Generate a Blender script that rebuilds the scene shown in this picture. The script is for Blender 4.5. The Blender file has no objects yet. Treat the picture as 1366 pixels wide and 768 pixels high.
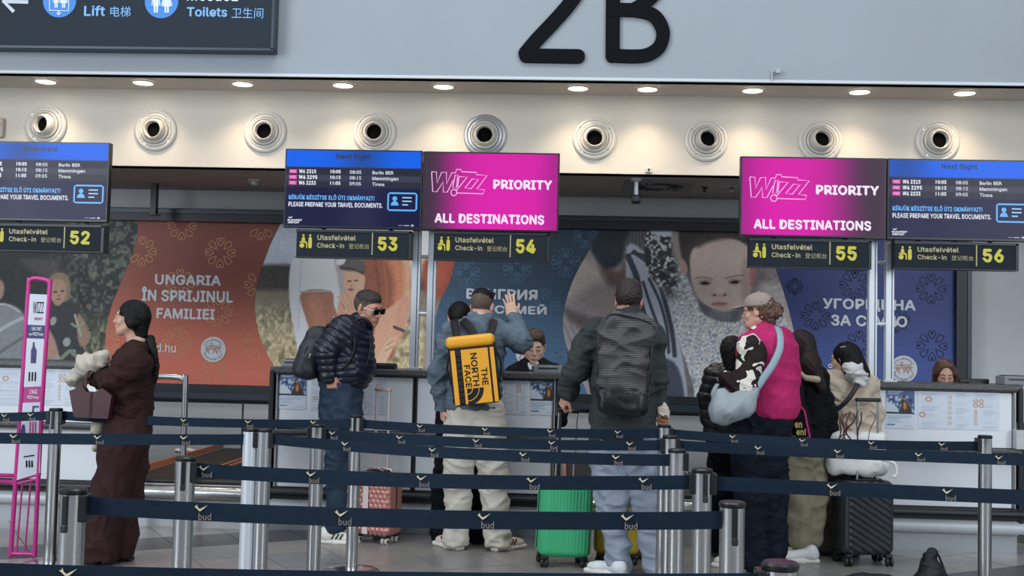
import bpy, bmesh, math, random
import numpy as np
import openvdb as vdb
from mathutils import Matrix, Vector
random.seed(5); RNG = np.random.RandomState(7)
scene = bpy.context.scene
COL = scene.collection

# ------------------------------------------------------------------ camera
F = 1500.0; CAMZ = 1.43
PSI, PIT, ROLL = map(math.radians, (2.8, 2.9, 1.37))
_f = np.array([-math.sin(PSI)*math.cos(PIT), math.cos(PSI)*math.cos(PIT), math.sin(PIT)])
_r = np.cross(_f, [0, 0, 1]); _r /= np.linalg.norm(_r); _u = np.cross(_r, _f)
_c, _s = math.cos(ROLL), math.sin(ROLL)
_r, _u = _c*_r + _s*_u, -_s*_r + _c*_u
cd = bpy.data.cameras.new('camera'); cam = bpy.data.objects.new('camera', cd); COL.objects.link(cam)
cd.sensor_width = 36; cd.lens = F/1366*36; cd.clip_end = 200
cam.matrix_world = Matrix(((_r[0], _u[0], -_f[0], 0), (_r[1], _u[1], -_f[1], 0), (_r[2], _u[2], -_f[2], CAMZ), (0, 0, 0, 1)))
scene.camera = cam

# ------------------------------------------------------------------ world, lights, exposure
scene.view_settings.view_transform = 'Standard'; scene.view_settings.look = 'None'
scene.view_settings.gamma = 1; scene.view_settings.use_curve_mapping = False
scene.view_settings.exposure = 0.0
w = bpy.data.worlds.new('hall_air'); scene.world = w; w.use_nodes = True
w.node_tree.nodes['Background'].inputs[0].default_value = (0.72, 0.80, 0.90, 1)
w.node_tree.nodes['Background'].inputs[1].default_value = 0.62
def area(name, loc, target, sx, sy, power, color):
    l = bpy.data.lights.new(name, 'AREA'); l.shape = 'RECTANGLE'; l.size = sx; l.size_y = sy; l.energy = power; l.color = color
    o = bpy.data.objects.new(name, l); COL.objects.link(o); o.location = loc
    o.rotation_euler = (Vector(target)-Vector(loc)).to_track_quat('-Z', 'Y').to_euler()
    return o
area('fill_area_left', (-8.5, -1.5, 4.2), (-1, 8.5, 1.5), 4.5, 5.0, 640, (0.88, 0.94, 1.0))  # no window stands here: area lamp added for fill and steel reflections
area('fill_area_right', (7.5, -2.5, 4.6), (1, 8.5, 1.5), 3.0, 5.0, 400, (0.90, 0.95, 1.0))  # second unseen area lamp, added for frontal fill and reflections
area('overhead_fill_area', (-0.5, 4.2, 8.5), (0, 5.6, 0), 9.0, 3.0, 300, (0.95, 0.97, 1.0))  # unseen area lamp added high above to light the scene
DOWN_W = 36

# ------------------------------------------------------------------ picture to world helpers
def ray(px, py): return _f*F + _r*(px-683) - _u*(py-384)
def at(px, py, Y): d = ray(px, py); t = Y/d[1]; return d*t + np.array([0, 0, CAMZ])
def onz(px, py, z=0.0): d = ray(px, py); t = (z-CAMZ)/d[2]; return d*t + np.array([0, 0, CAMZ])
def projv(V):
    v = np.asarray(V, float) - np.array([0, 0, CAMZ]); d = v@_f
    return 683 + F*(v@_r)/d, 384 - F*(v@_u)/d

# ------------------------------------------------------------------ materials
def lin(c):
    if isinstance(c, str): c = tuple(int(c[i:i+2], 16) for i in (1, 3, 5))
    return tuple(((x/255)/12.92 if x/255 <= 0.04045 else ((x/255+0.055)/1.055)**2.4) for x in c)
_M = {}
def mat(name, color, rough=0.6, metal=0.0, var=0.0, vscale=8.0, bump=0.0, bscale=60.0, emit=0.0, spec=0.5, stretch=None, aniso=None):
    if name in _M: return _M[name]
    m = bpy.data.materials.new(name); m.use_nodes = True; nt = m.node_tree; b = nt.nodes['Principled BSDF']
    if rough >= 0.75: spec = min(spec, 0.15)   # cloth, plaster: hardly any sheen
    c = lin(color)
    b.inputs['Base Color'].default_value = (*c, 1); b.inputs['Roughness'].default_value = rough; b.inputs['Metallic'].default_value = metal
    b.inputs['Specular IOR Level'].default_value = spec
    if var or bump:
        tc = nt.nodes.new('ShaderNodeTexCoord'); mp = nt.nodes.new('ShaderNodeMapping'); nt.links.new(tc.outputs['Object'], mp.inputs[0])
        if stretch: mp.inputs['Scale'].default_value = stretch
    if var:
        n = nt.nodes.new('ShaderNodeTexNoise'); n.inputs['Scale'].default_value = vscale; n.inputs['Detail'].default_value = 6
        nt.links.new(mp.outputs[0], n.inputs['Vector'])
        r = nt.nodes.new('ShaderNodeValToRGB'); r.color_ramp.elements[0].position = 0.3; r.color_ramp.elements[1].position = 0.7
        r.color_ramp.elements[0].color = tuple(max(0, x*(1-var)) for x in c)+(1,); r.color_ramp.elements[1].color = tuple(min(1, x*(1+var)) for x in c)+(1,)
        nt.links.new(n.outputs['Fac'], r.inputs[0]); nt.links.new(r.outputs[0], b.inputs['Base Color'])
    if bump:
        n2 = nt.nodes.new('ShaderNodeTexNoise'); n2.inputs['Scale'].default_value = bscale; n2.inputs['Detail'].default_value = 3
        nt.links.new(mp.outputs[0], n2.inputs['Vector'])
        bp = nt.nodes.new('ShaderNodeBump'); bp.inputs['Strength'].default_value = bump; bp.inputs['Distance'].default_value = 0.01
        nt.links.new(n2.outputs['Fac'], bp.inputs['Height']); nt.links.new(bp.outputs[0], b.inputs['Normal'])
    if emit:
        b.inputs['Base Color'].default_value = (*[x*.15 for x in c], 1)
        b.inputs['Emission Color'].default_value = (*c, 1); b.inputs['Emission Strength'].default_value = emit
    _M[name] = m; return m
def attr_mat(name, rough=0.5, emit=0.0):
    if name in _M: return _M[name]
    m = bpy.data.materials.new(name); m.use_nodes = True; nt = m.node_tree; b = nt.nodes['Principled BSDF']
    a = nt.nodes.new('ShaderNodeAttribute'); a.attribute_name = 'print'
    nt.links.new(a.outputs['Color'], b.inputs['Base Color']); b.inputs['Roughness'].default_value = rough
    if emit:
        nt.links.new(a.outputs['Color'], b.inputs['Emission Color']); b.inputs['Emission Strength'].default_value = emit
        for l in list(b.inputs['Base Color'].links): nt.links.remove(l)
        b.inputs['Base Color'].default_value = (0.004, 0.004, 0.005, 1); b.inputs['Specular IOR Level'].default_value = 0.12
    _M[name] = m; return m

# ------------------------------------------------------------------ geometry helpers: each returns (V, F)
def J(*ps):
    V, Fc, n = [], [], 0
    for v, f in ps:
        V.append(np.asarray(v, float).reshape(-1, 3)); Fc += [tuple(i+n for i in q) for q in f]; n += len(v)
    return np.vstack(V), Fc
def box(lo, hi, bev=0.0):
    lo, hi = np.minimum(lo, hi), np.maximum(lo, hi)
    if bev <= 0:
        V = np.array([[ (lo, hi)[i][0], (lo, hi)[j][1], (lo, hi)[k][2]] for i in (0, 1) for j in (0, 1) for k in (0, 1)], float)
        return V, [(0, 1, 3, 2), (4, 6, 7, 5), (0, 4, 5, 1), (2, 3, 7, 6), (0, 2, 6, 4), (1, 5, 7, 3)]
    bm = bmesh.new(); bmesh.ops.create_cube(bm, size=1)
    for v in bm.verts: v.co = Vector([(lo[i]+hi[i])/2 + v.co[i]*(hi[i]-lo[i]) for i in range(3)])
    bmesh.ops.bevel(bm, geom=bm.edges[:], offset=bev, segments=2, affect='EDGES', profile=0.5)
    V = np.array([v.co[:] for v in bm.verts]); bm.verts.index_update(); Fc = [tuple(v.index for v in f.verts) for f in bm.faces]; bm.free()
    return V, Fc
def cbox(c, size, bev=0.0, R=None):
    c = np.asarray(c, float); s = np.asarray(size, float)/2
    V, Fc = box(-s, s, bev)
    if R is not None: V = V@np.asarray(R).T
    return V+c, Fc
def frame(d, hint=(0, 0, 1)):
    d = np.asarray(d, float); d = d/np.linalg.norm(d); h = np.asarray(hint, float)
    if abs(d@h) > 0.98*np.linalg.norm(h): h = np.array([0, 1., 0]) if abs(d[1]) < .9 else np.array([1., 0, 0])
    a = np.cross(h, d); a /= np.linalg.norm(a); b = np.cross(d, a)
    return a, b, d
def cyl(a, b, r, r2=None, n=16, caps=True):
    a, b = np.asarray(a, float), np.asarray(b, float); r2 = r if r2 is None else r2
    e1, e2, _ = frame(b-a); th = np.arange(n)*2*math.pi/n
    ring = np.cos(th)[:, None]*e1 + np.sin(th)[:, None]*e2
    V = np.vstack([a+ring*r, b+ring*r2]); Fc = [(i, (i+1) % n, n+(i+1) % n, n+i) for i in range(n)]
    if caps: Fc += [tuple(range(n-1, -1, -1)), tuple(range(n, 2*n))]
    return V, Fc
def tube(pts, r, n=8, closed=False, flat=1.0, hint=(0, 0, 1)):
    pts = np.asarray(pts, float); m = len(pts); rr = np.full(m, r) if np.isscalar(r) else np.asarray(r, float)
    V, Fc = [], []; th = np.arange(n)*2*math.pi/n; pe = None
    for i in range(m):
        if closed: d = pts[(i+1) % m]-pts[i-1]
        else: d = pts[min(i+1, m-1)]-pts[max(i-1, 0)]
        d = d/np.linalg.norm(d)
        if pe is None: e1, e2, _ = frame(d, hint)
        else: e1 = pe - d*(pe@d); e1 /= np.linalg.norm(e1); e2 = np.cross(d, e1)
        pe = e1
        V.append(pts[i] + rr[i]*(np.cos(th)[:, None]*e1 + flat*np.sin(th)[:, None]*e2))
    for i in range(m if closed else m-1):
        k = (i+1) % m
        Fc += [(i*n+j, i*n+(j+1) % n, k*n+(j+1) % n, k*n+j) for j in range(n)]
    if not closed: Fc += [tuple(range(n-1, -1, -1)), tuple((m-1)*n+j for j in range(n))]
    return np.vstack(V), Fc
def lathe(prof, c, axis, n=32, cap=True):
    e1, e2, d = frame(axis); th = np.arange(n)*2*math.pi/n; ring = np.cos(th)[:, None]*e1+np.sin(th)[:, None]*e2
    V = np.vstack([np.asarray(c)+d*h+ring*max(r, 1e-4) for r, h in prof]); m = len(prof)
    Fc = [(i*n+j, i*n+(j+1) % n, (i+1)*n+(j+1) % n, (i+1)*n+j) for i in range(m-1) for j in range(n)]
    if cap: Fc += [tuple(range(n-1, -1, -1)), tuple((m-1)*n+j for j in range(n))]
    return V, Fc
def prism(poly, y0, y1, fn=None):
    """polygon in XZ extruded along Y (y0 front)"""
    n = len(poly); V = [(x, y0, z) for x, z in poly]+[(x, y1, z) for x, z in poly]
    a = sum(poly[i][0]*poly[(i+1) % n][1]-poly[(i+1) % n][0]*poly[i][1] for i in range(n))
    Fc = [(i, (i+1) % n, n+(i+1) % n, n+i) for i in range(n)] + [tuple(range(n-1, -1, -1)), tuple(range(n, 2*n))]
    if a > 0: Fc = [q[::-1] for q in Fc]
    return np.array(V, float), Fc
def catmull(pts, k=6, closed=False):
    P = np.asarray(pts, float); n = len(P); out = []
    for i in range(n if closed else n-1):
        p0 = P[(i-1) % n] if closed else P[max(i-1, 0)]; p1 = P[i]; p2 = P[(i+1) % n]; p3 = P[(i+2) % n] if closed else P[min(i+2, n-1)]
        for t in np.arange(k)/k:
            out.append(0.5*((2*p1)+(-p0+p2)*t+(2*p0-5*p1+4*p2-p3)*t*t+(-p0+3*p1-3*p2+p3)*t**3))
    if not closed: out.append(P[-1])
    return np.array(out)
def strip2(pts, wd, y, closed=False, thick=0.0):
    """flat ribbon of width wd along 2D XZ polyline, lying in plane Y=y, facing -Y"""
    P = np.asarray(pts, float)[:, :2]; m = len(P); L, Rr = [], []
    for i in range(m):
        d = (P[(i+1) % m]-P[i-1]) if closed else (P[min(i+1, m-1)]-P[max(i-1, 0)])
        d = d/(np.linalg.norm(d)+1e-9); nn = np.array([-d[1], d[0]])*wd/2
        L.append(P[i]+nn); Rr.append(P[i]-nn)
    V = [(p[0], y, p[1]) for p in L]+[(p[0], y, p[1]) for p in Rr]
    Fc = [(i, (i+1) % m, m+(i+1) % m, m+i) for i in range(m if closed else m-1)]
    V = np.array(V, float)
    if thick:
        V2 = V.copy(); V2[:, 1] += thick; n = 2*m
        G = list(Fc)+[tuple(q+n for q in f[::-1]) for f in Fc]
        for i in range(m if closed else m-1):
            k = (i+1) % m; G += [(i, i+n, k+n, k), (m+i, m+k, m+k+n, m+i+n)]
        if not closed: G += [(0, m, m+n, n), (m-1, m-1+n, 2*m-1+n, 2*m-1)]
        return np.vstack([V, V2]), G
    return V, Fc
def rot(ax, deg):
    return np.array(Matrix.Rotation(math.radians(deg), 3, ax))
def xf(vf, R=None, t=(0, 0, 0), s=1.0):
    V = np.asarray(vf[0])*s
    if R is not None: V = V@np.asarray(R).T
    return V+np.asarray(t), vf[1]

# ------------------------------------------------------------------ object helpers
ORG = {}
def mkmesh(name, vf, m, smooth=False, colors=None):
    V, Fc = vf; me = bpy.data.meshes.new(name)
    if isinstance(Fc, np.ndarray) or (isinstance(Fc, tuple) and len(Fc) == 2 and isinstance(Fc[0], np.ndarray)):
        tri, quad = Fc; nl = len(tri)*3+len(quad)*4
        me.vertices.add(len(V)); me.vertices.foreach_set('co', np.asarray(V, np.float32).ravel())
        me.loops.add(nl); me.loops.foreach_set('vertex_index', np.concatenate([tri.ravel(), quad.ravel()]).astype(np.int32))
        npoly = len(tri)+len(quad); me.polygons.add(npoly)
        st = np.concatenate([np.arange(len(tri))*3, len(tri)*3+np.arange(len(quad))*4]).astype(np.int32)
        me.polygons.foreach_set('loop_start', st)
        me.update(calc_edges=True)
    else:
        me.from_pydata([tuple(v) for v in np.asarray(V, float)], [], [tuple(int(i) for i in f) for f in Fc]); me.update()
    if smooth is True: me.polygons.foreach_set('use_smooth', [True]*len(me.polygons))
    elif smooth: me.polygons.foreach_set('use_smooth', [True]*len(me.polygons)); me.set_sharp_from_angle(angle=math.radians(smooth))
    for mm in (m if isinstance(m, (list, tuple)) else [m]): me.materials.append(mm)
    if colors is not None:
        ca = me.color_attributes.new('print', 'FLOAT_COLOR', 'POINT')
        ca.data.foreach_set('color', np.hstack([colors, np.ones((len(colors), 1))]).astype(np.float32).ravel())
    return me
def tag(o, label=None, cat=None, group=None, kind=None):
    if label: o['label'] = label
    if cat: o['category'] = cat
    if group: o['group'] = group
    if kind: o['kind'] = kind
    return o
def add(name, vf, m, parent=None, loc=None, smooth=False, colors=None, label=None):
    """world-space geometry becomes one mesh object; parts are stored relative to their thing's base"""
    o_ = ORG[parent] if parent else np.array(loc if loc is not None else (0, 0, 0), float)
    V = np.asarray(vf[0], float)-o_
    o = bpy.data.objects.new(name, mkmesh(name, (V, vf[1]), m, smooth, colors)); COL.objects.link(o)
    if parent: o.parent = parent
    else: o.location = o_
    ORG[o] = o_
    if label: o['label'] = label
    return o
def thing(name, label, cat, loc=(0, 0, 0), group=None):
    o = bpy.data.objects.new(name, None); COL.objects.link(o); o.location = loc; o.empty_display_size = 0.1
    ORG[o] = np.array(loc, float); return tag(o, label, cat, group)
def struct(name, vf, m, smooth=False): return tag(add(name, vf, m, smooth=smooth), kind='structure')
def dup(root, loc, label, group=None):
    r = root.copy(); COL.objects.link(r); r.location = loc; r['label'] = label
    if group: r['group'] = group
    for ch in list(root.children):
        c = ch.copy(); COL.objects.link(c); c.parent = r
        for g in ch.children:
            d = g.copy(); COL.objects.link(d); d.parent = c
    return r

# ------------------------------------------------------------------ text
_T = {}
try: FONT = bpy.data.fonts.load(bpy.utils.resource_path('LOCAL')+'/datafiles/fonts/Inter.woff2')   # Blender's own bundled face
except Exception: FONT = None
def text_vf(s, bold=0.0, res=1, inter=True):
    """flat lettering; weight is added by overlaying slightly shifted copies, which keeps every counter open"""
    inter = inter and FONT is not None and max(ord(c) for c in s) < 0x3000
    k = (s, bold, inter)
    if k not in _T:
        cu = bpy.data.curves.new('t', 'FONT'); cu.body = s; cu.resolution_u = res if inter else 2; cu.size = 1
        if inter: cu.font = FONT; cu.space_character = 1.0+bold*1.2
        o = bpy.data.objects.new('t', cu); COL.objects.link(o); dg = bpy.context.evaluated_depsgraph_get()
        me = o.evaluated_get(dg).to_mesh(); V = np.array([v.co[:] for v in me.vertices]).reshape(-1, 3); Fc = [tuple(p.vertices) for p in me.polygons]
        V = V[[i for f in Fc for i in f]]; Fc = [tuple(range(3*i, 3*i+3)) for i in range(len(V)//3)]   # loose triangles, each given its own hair of depth
        if bold: V, Fc = J(*[(V+[a*bold, b*bold, 0], Fc) for a, b in ((0, 0), (1, .5), (-1, .5), (.5, -1), (-.5, 1))])
        _T[k] = (V, Fc); o.evaluated_get(dg).to_mesh_clear(); bpy.data.objects.remove(o); bpy.data.curves.remove(cu)
    return _T[k]
def tdepth(n, bold):
    n5 = 5 if bold else 1; return np.repeat(np.arange(n5)*.00012, n//n5)+np.repeat(RNG.rand(n//3), 3)*.0001
def text_in(s, x0, x1, z0, z1, y, bold=0.02):
    """lettering in plane Y=y, scaled to the box x0..x1, z0..z1 (z0 = lowest, z1 = highest ink)"""
    V, Fc = text_vf(s, bold, inter=(z1-z0) > .028); lo, hi = V.min(0), V.max(0)
    W = np.empty_like(V); W[:, 0] = x0+(V[:, 0]-lo[0])/(hi[0]-lo[0])*(x1-x0); W[:, 2] = z0+(V[:, 1]-lo[1])/(hi[1]-lo[1])*(z1-z0); W[:, 1] = y-tdepth(len(V), bold)
    return W, Fc
def text_px(s, pl, pr, h, Y, bold=0.02, ybias=0.0):
    """ink from pixel pl (lower left) to pr (lower right), h pixels high, on plane Y"""
    a, b = at(*pl, Y), at(*pr, Y); t = at(pl[0], pl[1]-h, Y)
    z0 = (a[2]+b[2])/2
    return text_in(s, a[0], b[0], z0, z0+(t[2]-a[2]), Y-ybias, bold)

# ------------------------------------------------------------------ signed distance modelling
class SDF:
    def __init__(s, lo, hi, h):
        s.lo = np.asarray(lo, float); s.h = h; s.n = np.ceil((np.asarray(hi)-s.lo)/h).astype(int)+1
        s.D = np.full(s.n, 0.12, np.float32)
        s.ax = [s.lo[i]+np.arange(s.n[i])*h for i in range(3)]
    def _reg(s, lo, hi, m):
        i0 = np.maximum(np.floor((np.asarray(lo)-m-s.lo)/s.h).astype(int), 0); i1 = np.minimum(np.ceil((np.asarray(hi)+m-s.lo)/s.h).astype(int)+1, s.n)
        return tuple(slice(a, max(a, b)) for a, b in zip(i0, i1))
    def put(s, p, k=0.02, sub=False):
        lo, hi, fn = p; sl = s._reg(lo, hi, k+3*s.h)
        X = s.ax[0][sl[0]][:, None, None]; Y = s.ax[1][sl[1]][None, :, None]; Z = s.ax[2][sl[2]][None, None, :]
        if min(len(X), Y.shape[1], Z.shape[2]) == 0: return s
        d = fn(X, Y, Z).astype(np.float32); A = s.D[sl]
        if sub:
            h = np.maximum(k-np.abs(A+d), 0)/k; s.D[sl] = np.maximum(A, -d)+h*h*k/4
        else:
            h = np.maximum(k-np.abs(A-d), 0)/k; s.D[sl] = np.minimum(A, d)-h*h*k/4
        return s
    def mesh(s, adapt=0.0):
        s.D[0] = s.D[-1] = 0.1; s.D[:, 0] = s.D[:, -1] = 0.1; s.D[:, :, 0] = s.D[:, :, -1] = 0.1
        g = vdb.FloatGrid(0.12); g.copyFromArray(s.D)
        P, T, Q = g.convertToPolygons(isovalue=0.0, adaptivity=adapt)
        return P.astype(float)*s.h+s.lo, (T.reshape(-1, 3).copy() if len(T) else np.zeros((0, 3), int), Q.reshape(-1, 4).copy() if len(Q) else np.zeros((0, 4), int))
def pcap(a, b, ra, rb=None, n=None, f=1.0):
    """rounded cone a-b; squashed by factor f along direction n"""
    a, b = np.asarray(a, float), np.asarray(b, float); rb = ra if rb is None else rb
    R = max(ra, rb); lo = np.minimum(a, b)-R; hi = np.maximum(a, b)+R
    if n is not None: n = np.asarray(n, float); n = n/np.linalg.norm(n)
    def fn(X, Y, Z):
        A, B = a, b
        px, py, pz = X-A[0], Y-A[1], Z-A[2]; dx, dy, dz = B-A
        if n is not None:
            q = (1/f-1); t = (px*n[0]+py*n[1]+pz*n[2])*q; px, py, pz = px+t*n[0], py+t*n[1], pz+t*n[2]
            t2 = (dx*n[0]+dy*n[1]+dz*n[2])*q; dx, dy, dz = dx+t2*n[0], dy+t2*n[1], dz+t2*n[2]
        L = dx*dx+dy*dy+dz*dz+1e-12
        h = np.clip((px*dx+py*dy+pz*dz)/L, 0, 1)
        d = np.sqrt((px-h*dx)**2+(py-h*dy)**2+(pz-h*dz)**2)-(ra+(rb-ra)*h)
        return d*(1 if n is None else (f+1)/2)
    return lo, hi, fn
def pell(c, r, R=None):
    c = np.asarray(c, float); r = np.asarray(r, float)*np.ones(3); m = r.max(); R = np.eye(3) if R is None else np.asarray(R)
    def fn(X, Y, Z):
        px, py, pz = X-c[0], Y-c[1], Z-c[2]
        q = [(px*R[0, i]+py*R[1, i]+pz*R[2, i])/r[i] for i in range(3)]
        k = np.sqrt(q[0]**2+q[1]**2+q[2]**2)+1e-9
        k1 = np.sqrt((q[0]/r[0])**2+(q[1]/r[1])**2+(q[2]/r[2])**2)+1e-9
        return k*(k-1)/k1
    return c-m, c+m, fn
def pbox(c, half, rad, R=None, taper=None):
    c = np.asarray(c, float); b = np.asarray(half, float); R = np.eye(3) if R is None else np.asarray(R); m = np.linalg.norm(b)
    def fn(X, Y, Z):
        px, py, pz = X-c[0], Y-c[1], Z-c[2]
        q = [px*R[0, i]+py*R[1, i]+pz*R[2, i] for i in range(3)]
        s = 1.0
        if taper is not None: s = 1+taper*q[2]/b[2]
        d = [np.abs(q[0])-(b[0]*s-rad), np.abs(q[1])-(b[1]*s-rad), np.abs(q[2])-(b[2]-rad)]
        return np.sqrt(sum(np.maximum(x, 0)**2 for x in d))+np.minimum(np.maximum(d[0], np.maximum(d[1], d[2])), 0)-rad
    return c-m, c+m, fn
def sdf(prims, h=0.007, k=0.03, subs=(), pad=0.03):
    lo = np.min([p[0] for p in prims], 0)-pad; hi = np.max([p[1] for p in prims], 0)+pad
    g = SDF(lo, hi, h)
    for p in prims: g.put(p[:3], p[3] if len(p) > 3 else k)
    for p in subs: g.put(p[:3], p[3] if len(p) > 3 else 0.01, True)
    return g.mesh()
def vnormals(V, Fc):
    T, Q = Fc; N = np.zeros_like(V)
    for A in (T, Q):
        if len(A):
            n = np.cross(V[A[:, 2]]-V[A[:, 0]], V[A[:, 3 if A.shape[1] == 4 else 1]]-V[A[:, 1 if A.shape[1] == 4 else 0]])
            if A.shape[1] == 3: n = np.cross(V[A[:, 1]]-V[A[:, 0]], V[A[:, 2]]-V[A[:, 0]])
            for i in range(A.shape[1]): np.add.at(N, A[:, i], n)
    return N/(np.linalg.norm(N, axis=1, keepdims=True)+1e-9)
def noise3(P, seed):
    r = np.random.RandomState(seed); T = r.rand(32, 32, 32); i = np.floor(P).astype(int); f = P-i; f = f*f*(3-2*f); o = 0
    for dx in (0, 1):
        for dy in (0, 1):
            for dz in (0, 1):
                o = o+T[(i[:, 0]+dx) % 32, (i[:, 1]+dy) % 32, (i[:, 2]+dz) % 32]*(f[:, 0] if dx else 1-f[:, 0])*(f[:, 1] if dy else 1-f[:, 1])*(f[:, 2] if dz else 1-f[:, 2])
    return o
def crumple(vf, amp=0.004, scale=1.0, seed=0, axis=(0.2, 0.2, 1.0), sharp=True):
    """cloth folds pushed along the normals: ridged, stretched value noise in two slanted directions"""
    V, Fc = vf; N = vnormals(V, Fc); d = np.zeros(len(V)); ax = np.abs(np.asarray(axis, float)); ax = 4+12*ax/ax.max()
    for i, (w_, ang) in enumerate(((1.0, 28), (0.9, -33), (0.5, 8))):
        R_ = rot('Y', ang)@rot('X', ang*.6); P = (V@R_)*ax*scale*(1, 1, 1.9)[i]+seed*3.7+i*11
        P = P+1.1*(noise3(V*7*scale+seed, seed+5)[:, None]-.5)
        n = noise3(P, seed+i)*2-1; d += w_*((1-2.6*np.abs(n)) if sharp else n)
    s = np.sign(np.einsum('ij,ij->i', N, V-V.mean(0)).mean()); return V+N*s*(d*amp*1.5)[:, None], Fc
def quilt(vf, segs, step, amp):
    """rounded padded channels across the segments (a, b)"""
    V, Fc = vf; N = vnormals(V, Fc); best = np.full(len(V), 9.); tt = np.zeros(len(V))
    for a, b in segs:
        a, b = np.asarray(a, float), np.asarray(b, float); d = b-a; L = np.linalg.norm(d); t = ((V-a)@d)/L; h = np.clip(t, 0, L)
        q = np.linalg.norm(V-(a+np.outer(h/L, d)), axis=1); mk = q < best; best[mk] = q[mk]; tt[mk] = t[mk]
    s = np.sign(np.einsum('ij,ij->i', N, V-V.mean(0)).mean())
    return V+N*s*(amp*(np.abs(np.sin(tt*math.pi/step))**0.6-0.6))[:, None], Fc

# ------------------------------------------------------------------ flat print painted on a vertex grid (pixel coordinates of the photo are only a ruler here)
def vnoise(x, y, sc, seed=0):
    r = np.random.RandomState(seed); T = r.rand(64, 64); x = x/sc; y = y/sc
    xi, yi = np.floor(x).astype(int), np.floor(y).astype(int); fx, fy = x-xi, y-yi; fx = fx*fx*(3-2*fx); fy = fy*fy*(3-2*fy)
    g = lambda a, b: T[a % 64, b % 64]
    return (g(xi, yi)*(1-fx)+g(xi+1, yi)*fx)*(1-fy)+(g(xi, yi+1)*(1-fx)+g(xi+1, yi+1)*fx)*fy
class Print:
    def __init__(s, x, y, base=(128, 128, 128)):
        s.x, s.y = x, y; s.C = np.zeros((len(x), 3))+np.array(base, float)
    def mix(s, a, col):
        a = np.clip(a, 0, 1)[:, None]; s.C = s.C*(1-a)+np.asarray(col, float)*a; return s
    def poly(s, pts, col, soft=1.0, op=1.0, smooth=True):
        P = catmull(pts, 4, True) if smooth else np.asarray(pts, float)
        inside = np.zeros(len(s.x), bool); dist = np.full(len(s.x), 1e9); n = len(P)
        for i in range(n):
            x0, y0 = P[i]; x1, y1 = P[(i+1) % n]
            c = ((y0 > s.y) != (y1 > s.y)) & (s.x < (x1-x0)*(s.y-y0)/((y1-y0) if y1 != y0 else 1e-9)+x0); inside ^= c
            dx, dy = x1-x0, y1-y0; t = np.clip(((s.x-x0)*dx+(s.y-y0)*dy)/(dx*dx+dy*dy+1e-9), 0, 1)
            dist = np.minimum(dist, np.hypot(s.x-x0-t*dx, s.y-y0-t*dy))
        sd = np.where(inside, dist, -dist); return s.mix(np.clip(0.5+sd/(2*soft), 0, 1)*op, col)
    def ell(s, cx, cy, rx, ry, col, ang=0, soft=0.15, op=1.0):
        c, n = math.cos(math.radians(ang)), math.sin(math.radians(ang)); u = ((s.x-cx)*c+(s.y-cy)*n)/rx; v = (-(s.x-cx)*n+(s.y-cy)*c)/ry
        r = np.hypot(u, v); return s.mix(np.clip((1-r)/soft+0.5, 0, 1)*op, col)
    def line(s, pts, wd, col, op=1.0, soft=0.6):
        P = catmull(pts, 5) if len(pts) > 2 else np.asarray(pts, float); dist = np.full(len(s.x), 1e9)
        for i in range(len(P)-1):
            x0, y0 = P[i]; dx, dy = P[i+1]-P[i]; t = np.clip(((s.x-x0)*dx+(s.y-y0)*dy)/(dx*dx+dy*dy+1e-9), 0, 1)
            dist = np.minimum(dist, np.hypot(s.x-x0-t*dx, s.y-y0-t*dy))
        return s.mix(np.clip((wd/2-dist)/soft+0.5, 0, 1)*op, col)
    def grain(s, sc, amp, seed=0, mask=None, sy=1.0):
        n = (vnoise(s.x, s.y*sy, sc, seed)-0.5)*2*amp
        if mask is not None: n = n*mask
        s.C = np.clip(s.C+n[:, None], 0, 255); return s
    def lin(s, gain=1.0):
        c = np.clip(s.C*gain, 0, 255)/255; return np.where(c <= 0.04045, c/12.92, ((c+0.055)/1.055)**2.4)
def gridpanel(x0, x1, z0, z1, y, step):
    nx = max(2, int(round((x1-x0)/step))+1); nz = max(2, int(round((z1-z0)/step))+1)
    X, Z = np.meshgrid(np.linspace(x0, x1, nx), np.linspace(z0, z1, nz)); V = np.column_stack([X.ravel(), np.full(X.size, y), Z.ravel()])
    i = np.arange(nz-1)[:, None]*nx+np.arange(nx-1)[None, :]; i = i.ravel()
    Q = np.column_stack([i, i+1, i+nx+1, i+nx])
    return V, (np.zeros((0, 3), int), Q)
# ================================================================== SETTING
YB, YU, YN, YW = 8.95, 8.95, 9.5, 11.0          # bulkhead, bulkhead, nozzle wall, banner wall
ZS, ZR = 3.57, 2.90                               # soffit height, recess ceiling height
m_wall = mat('painted_plaster_pale_blue', '#9fa8af', 0.75, var=0.03, vscale=1.5, bump=0.03, bscale=90)
m_warm = mat('painted_plaster_warm_white', '#cfc8bc', 0.7, var=0.03, vscale=2, bump=0.03, bscale=80)
m_soff = mat('soffit_paint', '#d8cfc7', 0.7)
m_grey = mat('recess_grey', '#cfd2d4', 0.7, var=0.03)
m_dark = mat('black_anodised_frame', '#1b2129', 0.45)
m_dark2 = mat('slate_frame_metal', '#39434e', 0.4, 0.3)
m_black = mat('black_plastic', '#0d1014', 0.4)
m_steel = mat('brushed_stainless_steel', '#b4b5b6', 0.24, 1.0, var=0.06, vscale=3, bump=0.02, bscale=300, stretch=(1, 1, 0.03))
m_steelh = mat('brushed_steel_sheet', '#b4b7b9', 0.4, 0.6, var=0.08, vscale=2.5, stretch=(0.3, 1, 3))
m_white = mat('white_laminate', '#dde2e7', 0.38, var=0.015, vscale=3)
m_alu = mat('satin_aluminium', '#ccd3da', 0.35, 0.35)
m_letter = mat('dark_lettering', '#0a0d13', 0.8)
m_wlet = mat('white_lettering', '#dfe4ea', 0.6)

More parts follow.
